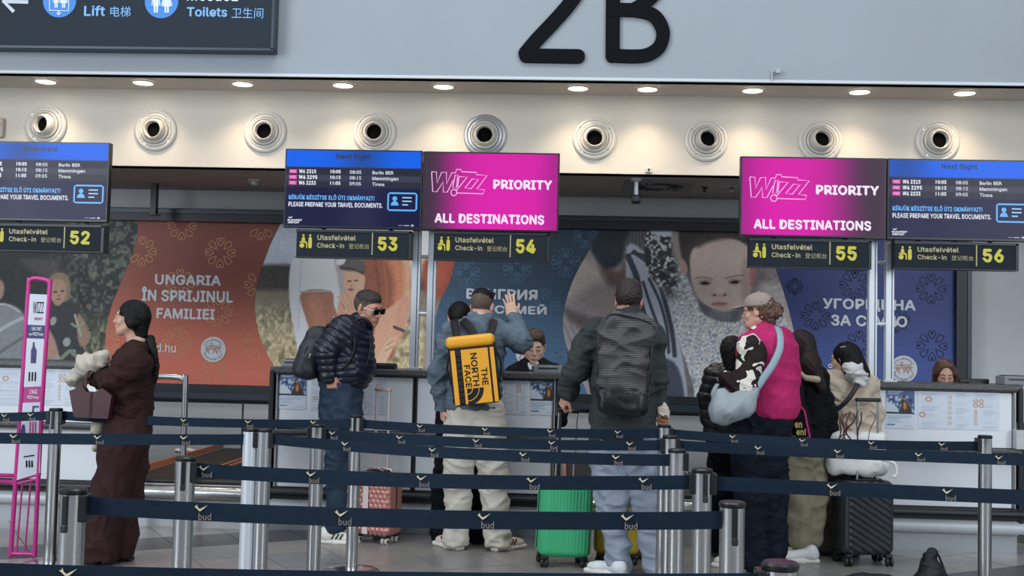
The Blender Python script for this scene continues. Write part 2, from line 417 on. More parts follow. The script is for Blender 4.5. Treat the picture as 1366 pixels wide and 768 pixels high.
tile_ang = math.radians(32); TS = 0.455
tu = np.array([math.cos(tile_ang), math.sin(tile_ang)]); tv = np.array([math.sin(tile_ang), -math.cos(tile_ang)])
m_tile = mat('grey_stone_tile', '#86837f', 0.33, var=0.10, vscale=9, bump=0.02, bscale=200)
m_tileb = mat('grey_stone_tile_cool', '#7d7d7e', 0.33, var=0.10, vscale=9, bump=0.02, bscale=200)
m_tiled = mat('dark_stone_tile', '#454548', 0.35, var=0.10, vscale=9)
m_grout = mat('floor_grout', '#5a5856', 0.8)
floor = struct('floor', box((-10, -4, -0.06), (9, 12, -0.006)), m_grout)
V, Fc = box((0.003, 0.003, -0.012), (TS-0.003, TS-0.003, 0.0))
tm = {}
for nm, mm in (('a', m_tile), ('b', m_tileb), ('d', m_tiled)):
    R2 = np.array([[tu[0], tv[0], 0], [tu[1], tv[1], 0], [0, 0, 1]]); W = V@R2.T
    tm[nm] = mkmesh('tile', (W, [q[::-1] for q in Fc]), mm)
v0 = -8.28; nt = 0
for i in range(-30, 40):
    for j in range(-30, 40):
        o2 = tu*(i*TS)+tv*(v0+j*TS); cc = o2+(tu+tv)*TS/2
        x, y = cc
        if not (6.35 < y < 9.0): continue
        if not (-4.75-(y-7)*.5 < x < 3.75+(y-7)*.5): continue
        k = 'd' if j % 7 == 0 else ('b' if RNG.rand() < .4 else 'a')
        t = bpy.data.objects.new('tile', tm[k]); COL.objects.link(t); t.parent = floor; t.location = (o2[0], o2[1], RNG.rand()*0.0015-0.0008); nt += 1
# beyond the tiles laid one by one the floor's own top carries the same pattern
m_fl = mat('floor_field', '#7f7c79', 0.35, var=0.08, vscale=6)
floor.data.materials.clear(); floor.data.materials.append(m_grout)
struct('floor_near', box((-10, -4, -0.05), (9, 6.0, -0.0035)), m_fl)

wu = struct('wall_upper', box((-8.5, YU, ZS), (8.5, YU+0.12, 6.6)), m_wall)
struct('trim_1', box((-8.5, YU-0.006, ZS-0.004), (8.5, YU+0.02, ZS+0.018)), mat('bright_edge_trim', '#cfd8df', 0.5))
struct('soffit', box((-8.5, YU+0.02, ZS), (8.5, YN+0.1, ZS+0.1)), m_soff)
struct('wall_middle', box((-8.5, YN, ZR), (8.5, YN+0.15, ZS)), m_warm)
struct('ceiling', box((-8.5, YN+0.02, ZR), (8.5, YW+1, ZR+0.12)), mat('recess_ceiling_grey', '#b3aba6', 0.8, var=0.05))
struct('wall_back', box((-8.5, YW+0.03, 0), (8.5, YW+0.2, ZR)), m_grey)
struct('wall_left', box((-8.6, 8.95, 0), (-8.5, YW+1, 6.6)), m_wall)
struct('wall_right', box((8.5, 8.95, 0), (8.6, YW+1, 6.6)), m_wall)
# lower steel cladding of the back wall, panel by panel
clad = struct('trim_2', box((-8.5, YW-0.02, 0.0), (8.5, YW+0.03, 0.80)), m_dark2)
for i in range(-7, 8):
    x = at(325, 560, YW)[0]+i*0.93
    if -5 < x < 4.5: add('steel_panel', box((x-0.92, YW-0.05, 0.02), (x-0.006, YW-0.021, 0.79), 0.004), mat('pale_steel_cladding', '#c9cccd', 0.42, 0.25, var=0.08, vscale=2.5, stretch=(0.3, 1, 3)), clad, smooth=False)

# ------------------------------------------------------------------ downlights
m_lamp = mat('lamp_diffuser', '#fff3df', 0.5, emit=9.0)
m_ring = mat('lamp_trim_ring', '#c8c2ba', 0.4)
dl = [(56, 105), (189, 108), (324, 111), (459, 114), (593, 117), (771, 118), (863, 120), (1003, 121), (1146, 122), (1287, 123)]
ords = ['leftmost', 'second from the left', 'third from the left', 'fourth from the left', 'fifth from the left, above screen 54',
        'sixth from the left', 'seventh from the left', 'eighth from the left, above screen 55', 'second from the right', 'rightmost']
for (px, py), w_ in zip(dl, ords):
    p = onz(px, py, ZS); p[1] = YU+0.27
    t = thing('downlight', 'round recessed soffit downlight glowing warm white, '+w_, 'light', p, 'downlights in the soffit')
    add('trim_ring', lathe([(0.098, 0), (0.098, 0.008), (0.082, 0.012), (0.080, 0)], p-[0, 0, 0.002], (0, 0, -1), 28, cap=False), m_ring, t, smooth=30)
    add('diffuser', lathe([(0.0, 0), (0.082, 0), (0.08, 0.006), (0, 0.008)], p, (0, 0, -1), 28, cap=False), m_lamp, t, smooth=30)
    l = bpy.data.lights.new('downlight_lamp', 'SPOT'); l.energy = DOWN_W; l.color = (1.0, 0.80, 0.58); l.spot_size = math.radians(118); l.spot_blend = 0.9; l.shadow_soft_size = 0.07
    lo = bpy.data.objects.new('downlight_lamp', l); COL.objects.link(lo); lo.parent = t; lo.location = (0, 0, -0.02)

# ------------------------------------------------------------------ jet air nozzles
m_noz = mat('nozzle_enamel', '#cfcbc3', 0.35); m_noz2 = mat('nozzle_ball_enamel', '#c2beb7', 0.3)
nz = [(62, 167, -7, 0.1), (208, 174, -2, 0), (354, 176, 0, 0), (500, 177, 0, 0), (647, 181, 0, 0), (793, 185, 0, 0), (942, 187, 4, 2), (1094, 188, 4, 4), (1250, 188, 2, 0)]
oz = ['leftmost, behind screen 52', 'second from the left', 'third from the left', 'above screen 53', 'with steel ring, above pink screen 54', 'first right of pink screen 54', 'second right of pink screen 54', 'above pink screen 55, tilted upward', 'rightmost, above screen 56']
for i, (px, py, ex, ey) in enumerate(nz):
    p = at(px, py, YN); t = thing('air_nozzle', 'round white jet air nozzle with black mouth, '+oz[i], 'air vent', p, 'air nozzles along the wall')
    ax = (0, -1, 0)
    add('outer_ring', lathe([(0.183, 0.0), (0.183, 0.012), (0.172, 0.024), (0.158, 0.026), (0.150, 0.018), (0.142, 0.03), (0.128, 0.034), (0.118, 0.02)], p, ax, 40, cap=False), m_steelh if i == 4 else m_noz, t, smooth=40)
    add('ball_socket', lathe([(0.122, 0.02), (0.118, 0.045), (0.108, 0.05), (0.098, 0.035)], p, ax, 40, cap=False), m_noz2, t, smooth=40)
    d = np.array([ex*0.045, -1, ey*0.045+0.0]); d /= np.linalg.norm(d)
    add('nozzle_ball', lathe([(0.104, 0.0), (0.102, 0.03), (0.092, 0.055), (0.08, 0.072), (0.074, 0.076), (0.068, 0.070), (0.064, 0.02)], p, d, 40, cap=False), m_noz2, t, smooth=60)
    add('duct_mouth', lathe([(0.0, 0.03), (0.0655, 0.03), (0.0655, 0.02), (0, 0.02)], p, d, 30, cap=False), mat('duct_black', '#020202', 1.0), t)
    for q in (0.6, 2.5, 4.1, 5.6): add('screw', lathe([(0, 0.002), (0.005, 0.002), (0.005, -0.004)], p+[0.15*math.cos(q), -0.024, 0.15*math.sin(q)], ax, 8, cap=False), m_steel, t)

# ------------------------------------------------------------------ big terminal number, made of thick strokes
def zz(px, py, Y=YU): a = at(px, py, Y); return a[0], a[2]
def stroke_px(pts, wpx, Y, yoff, thick, k=6, closed=False, smooth=True, caps=True):
    P = np.array([zz(*p, Y) for p in pts]); P = catmull(np.column_stack([P, P[:, 0]*0]), k, closed)[:, :2] if smooth else P
    wd = wpx*Y/F; g = strip2(P, wd, Y-yoff, closed, thick); out = [g]
    if caps and not closed:
        for e in (P[0], P[-1]): out.append(lathe([(0, 0), (wd/2, 0), (wd/2, -thick)], (e[0], Y-yoff+0.0008, e[1]), (0, -1, 0), 20, cap=False))
    return J(*out)
t = thing('terminal_number', 'huge dark 2B terminal number on the pale upper wall', 'sign', at(790, 84, YU))
two = [(703, -36), (715, -54), (738, -62), (760, -56), (773, -38), (772, -14), (758, 8), (735, 34), (716, 54), (701, 72)]
add('digit_two', J(stroke_px(two, 19, YU, 0.03, 0.028), stroke_px([(702, 75), (771, 76)], 19, YU, 0.031, 0.028, smooth=False)), m_letter, t)
bb = [(817, -60), (846, -60), (868, -56), (880, -40), (880, -20), (868, -2), (846, 13), (832, 14)]
b2 = [(817, 14), (848, 15), (872, 22), (884, 42), (880, 62), (866, 73), (848, 76), (817, 75)]
add('letter_b', J(stroke_px([(818, -60), (817, 75)], 19, YU, 0.03, 0.028, smooth=False), stroke_px(bb, 18, YU, 0.031, 0.028), stroke_px(b2, 18, YU, 0.032, 0.028)), m_letter, t)

# ------------------------------------------------------------------ wayfinding sign top left
m_sign = mat('sign_slate', '#2e363f', 0.76); m_sblue = mat('sign_blue_print', '#7cb4ee', 0.5); m_cblue = mat('sign_circle_blue', '#3a86d8', 0.5)
YS = YU-0.14
c1 = at(363, 66, YS); c0 = at(-60, 62, YS); ztop = c1[2]+0.75
t = thing('wayfinding_sign', 'dark slate hanging sign for lift and toilets', 'sign', (-3.6, YS, c1[2]))
add('panel', box((c0[0], YS, c1[2]), (c1[0], YS+0.12, ztop), 0.006), m_sign, t)
add('sign_border', J(box((c0[0], YS-0.008, c1[2]-0.01), (c1[0]+0.01, YS+0.125, c1[2]+0.008)), box((c1[0]-0.012, YS-0.008, c1[2]), (c1[0]+0.01, YS+0.125, ztop))), m_dark2, t)
def ptext(s, pl, pr, h, Y, m, parent, bold=0.02, off=0.002, name='lettering'):
    return add(name, text_px(s, pl, pr, h, Y, bold, off), m, parent)
ptext('Lift', (112, 21), (140, 22), 14, YS, m_sblue, t); ptext('电梯', (147, 22), (174, 23), 14, YS, m_sblue, t, 0.0)
ptext('Toilets', (249, 22), (303, 23), 13, YS, m_sblue, t); ptext('卫生间', (309, 24), (351, 25), 14, YS, m_sblue, t, 0.0)
ptext('Mosdók', (249, 1), (318, 2), 14, YS, mat('sign_white_print', '#dfe7ee', .5), t)
m_pict = mat('pictogram_white', '#dbe6f2', .5)
for (cx, cy) in ((79.5, 1), (215.5, 2)):
    p = at(cx, cy, YS-0.003); add('circle', lathe([(0, 0), (0.137, 0), (0.137, -0.004)], p, (0, -1, 0), 40, cap=False), m_cblue, t)
def man_px(cx, cy, h, skirt=False):
    u_ = h/22.0; P = []
    for pts in ([(-3, -5), (3, -5), (5 if skirt else 3, 4), (2.4, 4), (2.4, 11), (0.4, 11), (0.4, 4), (-0.4, 4), (-0.4, 11), (-2.4, 11), (-2.4, 4), (-5 if skirt else -3, 4)],):
        P.append(prism([zz(cx+a*u_, cy+b*u_, YS-0.006) for a, b in pts], YS-0.008, YS-0.004))
    for sgn in (-1, 1): P.append(prism([zz(cx+sgn*a*u_, cy+b*u_, YS-0.006) for a, b in ((3, -5), (4.3, -4.5), (6.6 if skirt else 5, 3), (5.4 if skirt else 4, 3))], YS-0.008, YS-0.004))
    a = at(cx, cy-8*u_, YS); P.append(lathe([(0, 0), (2.1*u_*YS/F, 0), (2.1*u_*YS/F, -0.003)], (a[0], YS-0.008, a[2]), (0, -1, 0), 12, cap=False))
    return J(*P)
add('pictogram', man_px(208, 4, 26), m_pict, t); add('pictogram', man_px(222.5, 4, 26, True), m_pict, t)
add('pictogram', J(man_px(75, 1, 19), man_px(85, 1, 19, True), stroke_px([(67, -10), (66.5, 14), (92, 15), (92.5, -10)], 1.4, YS, 0.008, 0.003, smooth=False, caps=False),
    stroke_px([(79, 14), (79, 20)], 1.4, YS, 0.0085, 0.003, smooth=False, caps=False), stroke_px([(76, 17), (79, 20.5), (82, 17)], 1.3, YS, 0.009, 0.003, smooth=False, caps=False)), m_pict, t)
add('arrow', J(stroke_px([(4, 2), (38, 3)], 5, YS, 0.006, 0.003, smooth=False, caps=False), stroke_px([(19, 16), (5, 2), (19, -12)], 5, YS, 0.0065, 0.003, smooth=False, caps=False)), mat('arrow_grey_white', '#c3ccd6', .5), t)

# ------------------------------------------------------------------ small fittings on the walls
def small_box(name, label, cat, px, py, Y, w_, h_, d_, m, extra=None):
    p = at(px, py, Y); t = thing(name, label, cat, p); add('housing', cbox(p-[0, d_/2, 0], (w_, d_, h_), min(w_, h_)*0.15), m, t)
    return t, p
t, p = small_box('alarm_button', 'small beige wall box at the left edge beside a nozzle', 'switch', 1, 171, YN, 0.075, 0.17, 0.04, mat('beige_plastic', '#b5a89c', .5))
add('seam', cbox(p-[0, 0.042, -0.03], (0.06, 0.003, 0.003)), m_dark2, t)
t, p = small_box('wall_sensor', 'small white square sensor below the nozzles on the warm wall', 'sensor', 865, 227, YN, 0.05, 0.05, 0.03, mat('offwhite_plastic', '#d8d0c8', .5))
add('lens', cbox(p-[0, 0.032, 0], (0.02, 0.004, 0.02)), m_dark2, t)
p = at(1030, 107, YU-0.02); t = thing('beacon_bracket', 'tiny grey box on a thin bracket below the pale upper wall', 'sensor', p)
add('bracket', J(cyl(p, p+[0, 0, 0.075], 0.006, n=8), cyl(p+[0, 0, 0.07], p+[0.03, -0.01, 0.07], 0.006, n=8)), m_steelh, t)
add('housing', cbox(p+[0.042, -0.02, 0.066], (0.035, 0.035, 0.035), 0.004), mat('pale_grey_plastic', '#aab3ba', .5), t)
# ceiling camera
p = onz(849, 240, ZR); p[1] = 9.75
p = at(849, 236, 9.75); p[2] = ZR
t = thing('security_camera', 'black security camera hanging from a grey pole under the recess ceiling', 'camera', p)
zc = at(849, 266, 9.75)[2]
add('pole', cyl(p, (p[0], p[1], zc+0.04), 0.02, n=12), m_alu, t, smooth=30); add('mount', lathe([(0.0, 0), (0.05, 0), (0.045, 0.02), (0.02, 0.03)], p, (0, 0, -1), 16), m_alu, t, smooth=30)
q = np.array([p[0], p[1], zc]); add('camera_body', cbox(q, (0.075, 0.1, 0.07), 0.012), m_black, t)
add('lens', lathe([(0.026, 0), (0.026, 0.02), (0.018, 0.022), (0.0, 0.018)], q-[0, 0.05, 0], (0, -1, 0), 16, cap=False), m_dark2, t, smooth=40)
# air diffuser
a = np.array([onz(837, 244, ZR), onz(923, 243, ZR)]); cx = a.mean(0)[0]; cy_ = 10.15
t = thing('swirl_diffuser', 'square grey swirl air diffuser in the recess ceiling beside the camera', 'air vent', (cx, cy_, ZR))
add('plate', box((cx-0.31, cy_-0.31, ZR-0.012), (cx+0.31, cy_+0.31, ZR), 0.004), mat('diffuser_grey', '#8a8785', .5), t)
for i in range(14):
    an = i*2*math.pi/14; c = np.array([cx+0.17*math.cos(an), cy_+0.17*math.sin(an), ZR-0.014]); add('slot', cbox(c, (0.13, 0.022, 0.01), R=rot('Z', math.degrees(an)+35)), m_black, t)
p = np.array([*at(339, 244, 10.2)[:2], ZR]); t = thing('smoke_detector', 'small white round smoke detector on the dim recess ceiling', 'detector', p)
add('base', lathe([(0, 0), (0.055, 0), (0.055, 0.018), (0.04, 0.024)], p, (0, 0, -1), 20), mat('offwhite_plastic', '#d8d0c8', .5), t, smooth=30); add('sensor_head', lathe([(0.035, 0.022), (0.035, 0.045), (0.02, 0.055), (0, 0.055)], p, (0, 0, -1), 20), m_alu, t, smooth=30)
p = np.array([*at(940, 254, 10.2)[:2], ZR]); t = thing('sprinkler', 'small dark sprinkler head right of the swirl diffuser', 'sprinkler', p)
add('rosette', lathe([(0, 0), (0.035, 0), (0.03, 0.01)], p, (0, 0, -1), 14), m_black, t); add('nozzle', lathe([(0.012, 0.01), (0.012, 0.04), (0.022, 0.045), (0, 0.05)], p, (0, 0, -1), 12), m_black, t)
p = np.array([*at(976, 252, 10.1)[:2], ZR]); t = thing('ceiling_spotlight', 'short steel ceiling fitting left of pink screen 55', 'light', p)
add('track', box(p-[0.09, 0.015, 0.012], p+[0.06, 0.015, 0]), m_steelh, t); add('lamp_head', cyl(p-[0, 0, 0.012], p-[0, 0.01, 0.045], 0.02, n=12), m_steel, t, smooth=30)
p = at(206, 266, 10.6); t = thing('support_post', 'short black steel post above the left banner', 'post', (p[0], 10.6, 2.62))
add('shaft', box((p[0]-0.03, 10.57, 2.60), (p[0]+0.03, 10.63, ZR), 0.004), m_black, t); add('foot_plate', box((p[0]-0.05, 10.55, 2.595), (p[0]+0.05, 10.65, 2.60)), m_black, t)

# ------------------------------------------------------------------ printed banner wall
XB0, XB1, ZB0, ZB1 = -5.75, at(1270, 400, YW)[0], at(640, 521, YW)[2]+.0, at(640, 303, YW)[2]
ZB0 = at(200, 510, YW)[2]; ZB1 = at(200, 293, YW)[2]-0.02
banner = thing('banner', 'long printed family promotion banner in black frame across the back wall', 'banner', ((XB0+XB1)/2, YW-0.1, ZB0))
YP = YW-0.06
zt2 = ZB1+0.13
add('frame', J(box((XB0-0.1, YP-0.07, ZB1), (XB1+0.13, YW+0.02, ZB1+0.075)), box((XB0-0.1, YP-0.04, ZB1+0.075), (XB1+0.13, YW+0.02, zt2)),
    box((XB0-0.1, YP-0.06, ZB0-0.14), (XB1+0.13, YW+0.02, ZB0)), box((XB1, YP-0.07, ZB0-0.12), (XB1+0.13, YW+0.02, ZB1))), m_dark, banner)
add('frame_edge', J(box((XB0-0.1, YP-0.075, ZB1+0.078), (XB1+0.13, YP-0.03, ZB1+0.115)), box((XB0-0.1, YP-0.075, ZB0-0.14), (XB1+0.13, YP-0.05, ZB0-0.085)), box((XB1+0.10, YP-0.08, ZB0-0.12), (XB1+0.14, YP-0.02, ZB1+.1))), m_dark2, banner)
m_print = attr_mat('photo_print', 0.55)
def edge_x(pts, Y=YP):
    P = np.array([zz(a, b, Y) for a, b in pts]); P = P[np.argsort(P[:, 1])]
    P = catmull(np.column_stack([P, P[:, 0]*0]), 6)[:, :2]
    return P
def panel_between(Lp, Rp, y, step=0.02):
    zs = np.arange(ZB0, ZB1+1e-6, (ZB1-ZB0)/60); L = np.interp(zs, Lp[:, 1], Lp[:, 0]) if Lp is not None else zs*0+XB0; R_ = np.interp(zs, Rp[:, 1], Rp[:, 0]) if Rp is not None else zs*0+XB1
    n = 13; V = []; 
    for z, l, r_ in zip(zs, L, R_):
        for k in range(n): V.append((l+(r_-l)*k/(n-1), y, z))
    Fc = [(i*n+k, i*n+k+1, (i+1)*n+k+1, (i+1)*n+k) for i in range(len(zs)-1) for k in range(n-1)]
    V = np.array(V); arr = (np.zeros((0, 3), int), np.array(Fc)); return V, arr
E1 = edge_x([(181, 270), (184, 294), (183, 318), (175, 345), (161, 378), (148, 412), (141, 450), (141, 480), (148, 510), (152, 530)])
E2 = edge_x([(388, 270), (375, 297), (360, 328), (346, 368), (340, 400), (342, 430), (350, 458), (366, 490), (380, 515), (392, 540)])
E3 = edge_x([(640, 270), (624, 300), (608, 347), (600, 375), (588, 400), (580, 430), (578, 460), (584, 500), (596, 540)])
E4 = edge_x([(815, 270), (801, 306), (785, 335), (765, 372), (753, 410), (751, 440), (757, 465), (772, 498), (790, 540)])
E5 = edge_x([(1003, 270), (1016, 315), (1034, 357), (1050, 405), (1064, 460), (1080, 500), (1096, 545)])
def gradcol(V, top, bot, dark=None):  # dark top and ellipse; on the orange panel painted-in shade and reflection
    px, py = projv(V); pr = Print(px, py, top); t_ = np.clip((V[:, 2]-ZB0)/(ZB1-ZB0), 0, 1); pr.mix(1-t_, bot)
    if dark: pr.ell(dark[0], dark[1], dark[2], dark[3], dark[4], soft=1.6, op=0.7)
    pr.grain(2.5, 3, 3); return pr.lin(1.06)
PG = 1.10
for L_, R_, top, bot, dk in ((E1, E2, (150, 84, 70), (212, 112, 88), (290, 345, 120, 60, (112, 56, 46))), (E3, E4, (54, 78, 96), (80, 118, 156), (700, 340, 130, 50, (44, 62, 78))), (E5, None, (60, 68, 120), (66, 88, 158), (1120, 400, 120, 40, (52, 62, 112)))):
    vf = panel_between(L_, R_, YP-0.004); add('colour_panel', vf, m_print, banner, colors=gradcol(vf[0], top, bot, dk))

def heart(cx, cz, s, a):
    pts = [(0, -1), (0.55, -0.35), (0.62, 0.25), (0.3, 0.5), (0, 0.2), (-0.12, -0.05), (0.12, -0.05), (0, 0.2), (-0.3, 0.5), (-0.62, 0.25), (-0.55, -0.35), (0, -1)]
    c, n = math.cos(a), math.sin(a); return [(cx+s*(x*c-z*n), cz+s*(x*n+z*c)) for x, z in pts]
def drop(cx, cz, s, a):
    pts = [(0, -1), (0.45, -0.1), (0.4, 0.4), (0, 0.62), (-0.4, 0.4), (-0.45, -0.1), (0, -1)]
    c, n = math.cos(a), math.sin(a); return [(cx+s*(x*c-z*n), cz+s*(x*n+z*c)) for x, z in pts]
def fan(cx, cz, s, a):
    out = []
    for b in (-0.5, 0, 0.5):
        pts = [(0, 0), (0.34, 0.8), (0.3, 1.3), (0, 1.5), (-0.3, 1.3), (-0.34, 0.8), (0, 0)]
        q = b*1.0; pts = [(x*math.cos(q)-z*math.sin(q), x*math.sin(q)+z*math.cos(q)-1) for x, z in pts]; c, n = math.cos(a), math.sin(a); out.append([(cx+s*(x*c-z*n), cz+s*(x*n+z*c)) for x, z in pts])
    return out
def motif(px, py, rad, kind):
    X, Z = zz(px, py, YP); r_ = rad*YW/F; out = []
    for i in range(8 if kind != 'fan' else 4):
        a = i*math.pi/4 if kind != 'fan' else i*math.pi/2; d = r_*(0.72 if i % 2 == 0 or kind == 'fan' else 0.66); cx_, cz_ = X-d*math.sin(a), Z+d*math.cos(a)
        if kind == 'fan': L = fan(cx_, cz_, r_*0.5, a)
        else: L = [heart(cx_, cz_, r_*0.33, a) if i % 2 == 0 else drop(cx_, cz_, r_*0.36, a)]
        for P in L:
            C = catmull(np.column_stack([np.array(P), np.zeros(len(P))]), 3)[:, :2]
            out.append(C)
    return out
def clip_ok(C, L_, R_):
    z = C[:, 1]; return (z.min() > ZB0 and z.max() < ZB1 and (C[:, 0] > (np.interp(z, L_[:, 1], L_[:, 0]) if L_ is not None else XB0)).all() and (C[:, 0] < (np.interp(z, R_[:, 1], R_[:, 0]) if R_ is not None else XB1)).all())
for col, L_, R_, kind, spots in (('#d49a70', E1, E2, 'h', [(243, 301, 22), (190, 335, 22), (294, 337, 23), (349, 301, 22), (346, 380, 22), (240, 378, 22), (291, 416, 22), (236, 458, 22), (343, 460, 22), (286, 497, 22), (146, 456, 16)]),
                               ('#5f83a4', E3, E4, 'fan', [(622, 365, 19), (690, 358, 20), (755, 350, 20), (727, 405, 20), (672, 420, 18), (596, 415, 20), (748, 470, 20), (640, 300, 18), (781, 315, 16), (650, 475, 18)]),
                               ('#1f2542', E5, None, 'h', [(1140, 380, 22), (1242, 385, 22), (1088, 421, 21), (1146, 460, 21), (1243, 461, 22), (1195, 425, 20), (1060, 382, 12), (1195, 500, 14), (1140, 350, 18)])):
    for s_ in spots:
        P = [strip2(C, 0.0085 if kind == 'h' else 0.006, YP-0.007) for C in motif(*s_, kind) if clip_ok(C, L_, R_)]
        if P: add('flower_motif', J(*P), mat('motif_'+col[1:], col, .6), banner)
def btext(s, pl, pr, h, bold=0.028): add('lettering', text_px(s, pl, pr, h, YP, bold, 0.010), m_wlet, banner)
btext('UNGARIA', (207, 379.5), (295, 381.5), 14); btext('ÎN SPRIJINUL', (189, 401.5), (311, 404), 19.5); btext('FAMILIEI', (209, 424.5), (287, 426.5), 14)
btext('csalad.hu', (174, 468), (235, 471), 12, 0.01)
btext('ВЕНГРИЯ', (622, 398), (717, 401), 14); btext('ДЛЯ СЕМЕЙ', (610, 419), (729, 422), 16)
btext('УГОРЩИНА', (1097, 414), (1221, 417.5), 17); btext('ЗА СІМ’Ю', (1108, 434), (1210, 437), 15)
def seal(px, py, r_px):
    p = at(px, py, YP); r_ = r_px*YW/F; P = lathe([(0, 0), (r_, 0), (r_, -0.002)], (p[0], YP-0.012, p[2]), (0, -1, 0), 44, cap=False)
    d = add('seal_disc', P, mat('seal_white', '#d5dbe2', .6), banner); out = []
    for word, a0, a1, top in (('CSALÁDBARÁT', 150, 30, True), ('MAGYARORSZÁG', 210, 330, False)):
        n = len(word)
        for i, ch in enumerate(word):
            a = math.radians(a0+(a1-a0)*i/(n-1)); h = r_*0.15; V_, F_ = text_vf(ch, 0.0, inter=False); lo, hi = V_.min(0), V_.max(0)
            W = (V_-(lo+hi)/2)*(h/0.72); ph = a-math.pi/2 if top else a+math.pi/2; c_, s_ = math.cos(ph), math.sin(ph)
            x = W[:, 0]*c_-W[:, 1]*s_+math.cos(a)*r_*0.78; z = W[:, 0]*s_+W[:, 1]*c_+math.sin(a)*r_*0.78
            out.append((np.column_stack([p[0]+x, YP-0.015-tdepth(len(x), 0), p[2]+z]), F_))
    add('lettering', J(*out), mat('seal_text', '#5c4a44', .6), banner); figs = []
    for k, (dx, up) in enumerate(((-.48, -.02), (-.16, .2), (.16, .0), (.46, .05))):
        x, z = p[0]+dx*r_, p[2]+(up)*r_; th = np.linspace(0, 2*math.pi, 13)
        figs.append(strip2(np.column_stack([x+0.1*r_*np.cos(th), z+0.22*r_+0.1*r_*np.sin(th)]), 0.006, YP-0.015))
        figs.append(strip2([(x-.2*r_, z-.3*r_), (x-.06*r_, z-.12*r_), (x, z+.1*r_), (x+.08*r_, z-.12*r_), (x+.2*r_, z-.32*r_)], 0.007, YP-0.015))
        figs.append(strip2([(x-.2*r_, z+.12*r_), (x, z), (x+.2*r_, z+.12*r_)], 0.006, YP-0.0152))
    add('pictogram', J(*figs), mat('seal_brown', '#b07a52', .6), banner)
seal(285, 466, 17); seal(705, 471, 17); seal(1205, 492, 17.5)

# ---- photograph 1: hedge, girl, bowl
def photo(x0px, x1px, step, y=YP):
    x0 = XB0 if x0px is None else zz(x0px, 400, YP)[0]; x1 = zz(x1px, 400, YP)[0]
    vf = gridpanel(x0, x1, ZB0, ZB1, y, step); px, py = projv(vf[0]); return vf, px, py
vf, px, py = photo(None, 196, 0.009)
g = Print(px, py, (34, 40, 42)); lv = vnoise(px, py, 6, 1); lv2 = vnoise(px, py, 3.2, 2); msk = np.clip((px-55)/60, 0, 1)*np.clip((450-py)/40, 0, 1)
g.mix((np.clip((lv-0.45)*6, 0, 1)*np.clip((lv2-0.35)*4, 0, 1))*msk, (92, 98, 86)); g.mix(np.clip((vnoise(px, py, 4, 5)-0.6)*6, 0, 1)*msk*0.8, (120, 124, 104)); g.grain(14, 14, 4, msk)
g.poly([(60, 345), (80, 350), (70, 372), (40, 360), (30, 346)], (118, 104, 96), 4, .5)
yg = np.clip((py-415)/25, 0, 1)*np.clip((px-88)/14, 0, 1); g.mix(yg*.85, (96, 98, 72)); g.mix(yg*np.clip((vnoise(px*1.8, py*0.7, 4, 8)-.45)*3.5, 0, .8), (158, 154, 122)); g.mix(yg*np.clip((vnoise(px, py, 4, 9)-.62)*8, 0, 1), (52, 58, 46))
g.poly([(-80, 420), (-20, 405), (20, 408), (36, 430), (30, 470), (34, 500), (-90, 500)], (142, 148, 152), 2); g.line([(-40, 470), (0, 440), (30, 424)], 5, (186, 192, 196)); g.line([(-40, 500), (0, 470), (34, 448)], 4, (108, 114, 118)); g.line([(-20, 408), (8, 406), (26, 416)], 2, (200, 205, 206))
g.poly([(-3, 372), (5, 378), (4, 395), (-6, 400), (-14, 380)], (176, 142, 122), 1.5)
g.poly([(64, 405), (90, 399), (106, 412), (112, 440), (104, 490), (64, 490), (58, 430)], (50, 54, 60), 1.2)   # shirt
g.poly([(104, 418), (113, 430), (119, 455), (108, 462), (103, 445)], (166, 132, 112), 1.2)
g.poly([(60, 440), (70, 446), (78, 470), (80, 490), (62, 490)], (184, 146, 126), 1.2)
g.poly([(66, 370), (80, 363), (92, 370), (94, 392), (88, 402), (72, 402), (64, 388)], (148, 128, 96), 1.2); g.poly([(68, 376), (78, 372), (87, 377), (88, 392), (81, 406), (73, 406), (67, 392)], (188, 150, 128), 1.2)
g.ell(74, 389, 2.6, 1.2, (60, 44, 40)); g.ell(83, 388, 2.6, 1.2, (60, 44, 40)); g.ell(78, 399, 3.2, 1.4, (128, 70, 66)); g.ell(78.5, 394, 1.6, 1, (150, 110, 96))
for c in ((71, 428, 4, 6), (89, 456, 5, 6), (98, 470, 3, 4), (76, 478, 4, 4)): g.ell(*c, (168, 170, 166), ang=20)
g.line([(100, 420), (104, 434), (108, 448)], 3, (176, 184, 160)); g.line([(96, 432), (104, 436), (112, 430)], 3, (150, 164, 132)); g.line([(82, 478), (94, 468), (104, 478)], 5, (130, 142, 118)); g.grain(2.2, 8, 11)
add('photo_print', vf, m_print, banner, colors=g.lin(1.0))
# ---- photograph 2: family in a field
vf, px, py = photo(330, 640, 0.008)
g = Print(px, py, (168, 176, 186)); g.mix(np.clip((py-350)/6+0.4*(vnoise(px, py, 9, 3)-.5), 0, 1), (62, 58, 54)); g.mix(np.clip((py-383)/8, 0, 1), (120, 114, 98)); g.mix(np.clip((py-410)/45, 0, 1), (164, 148, 116))
fl = np.clip((py-400)/20, 0, 1); g.mix(fl*np.clip((vnoise(px*1.3, py*0.8, 3.5, 12)-.5)*5, 0, 1)*.6, (206, 190, 158)); g.mix(fl*np.clip((vnoise(px, py*0.6, 4.5, 13)-.6)*5, 0, 1)*.6, (92, 84, 62))
g.mix(np.clip((px-530)/25, 0, 1)*np.clip((380-py)/30, 0, 1), (222, 208, 196))
g.poly([(388, 352), (402, 343), (440, 341), (458, 352), (464, 400), (452, 440), (440, 500), (404, 510), (396, 460), (386, 400)], (196, 200, 208), 1)   # white shirt
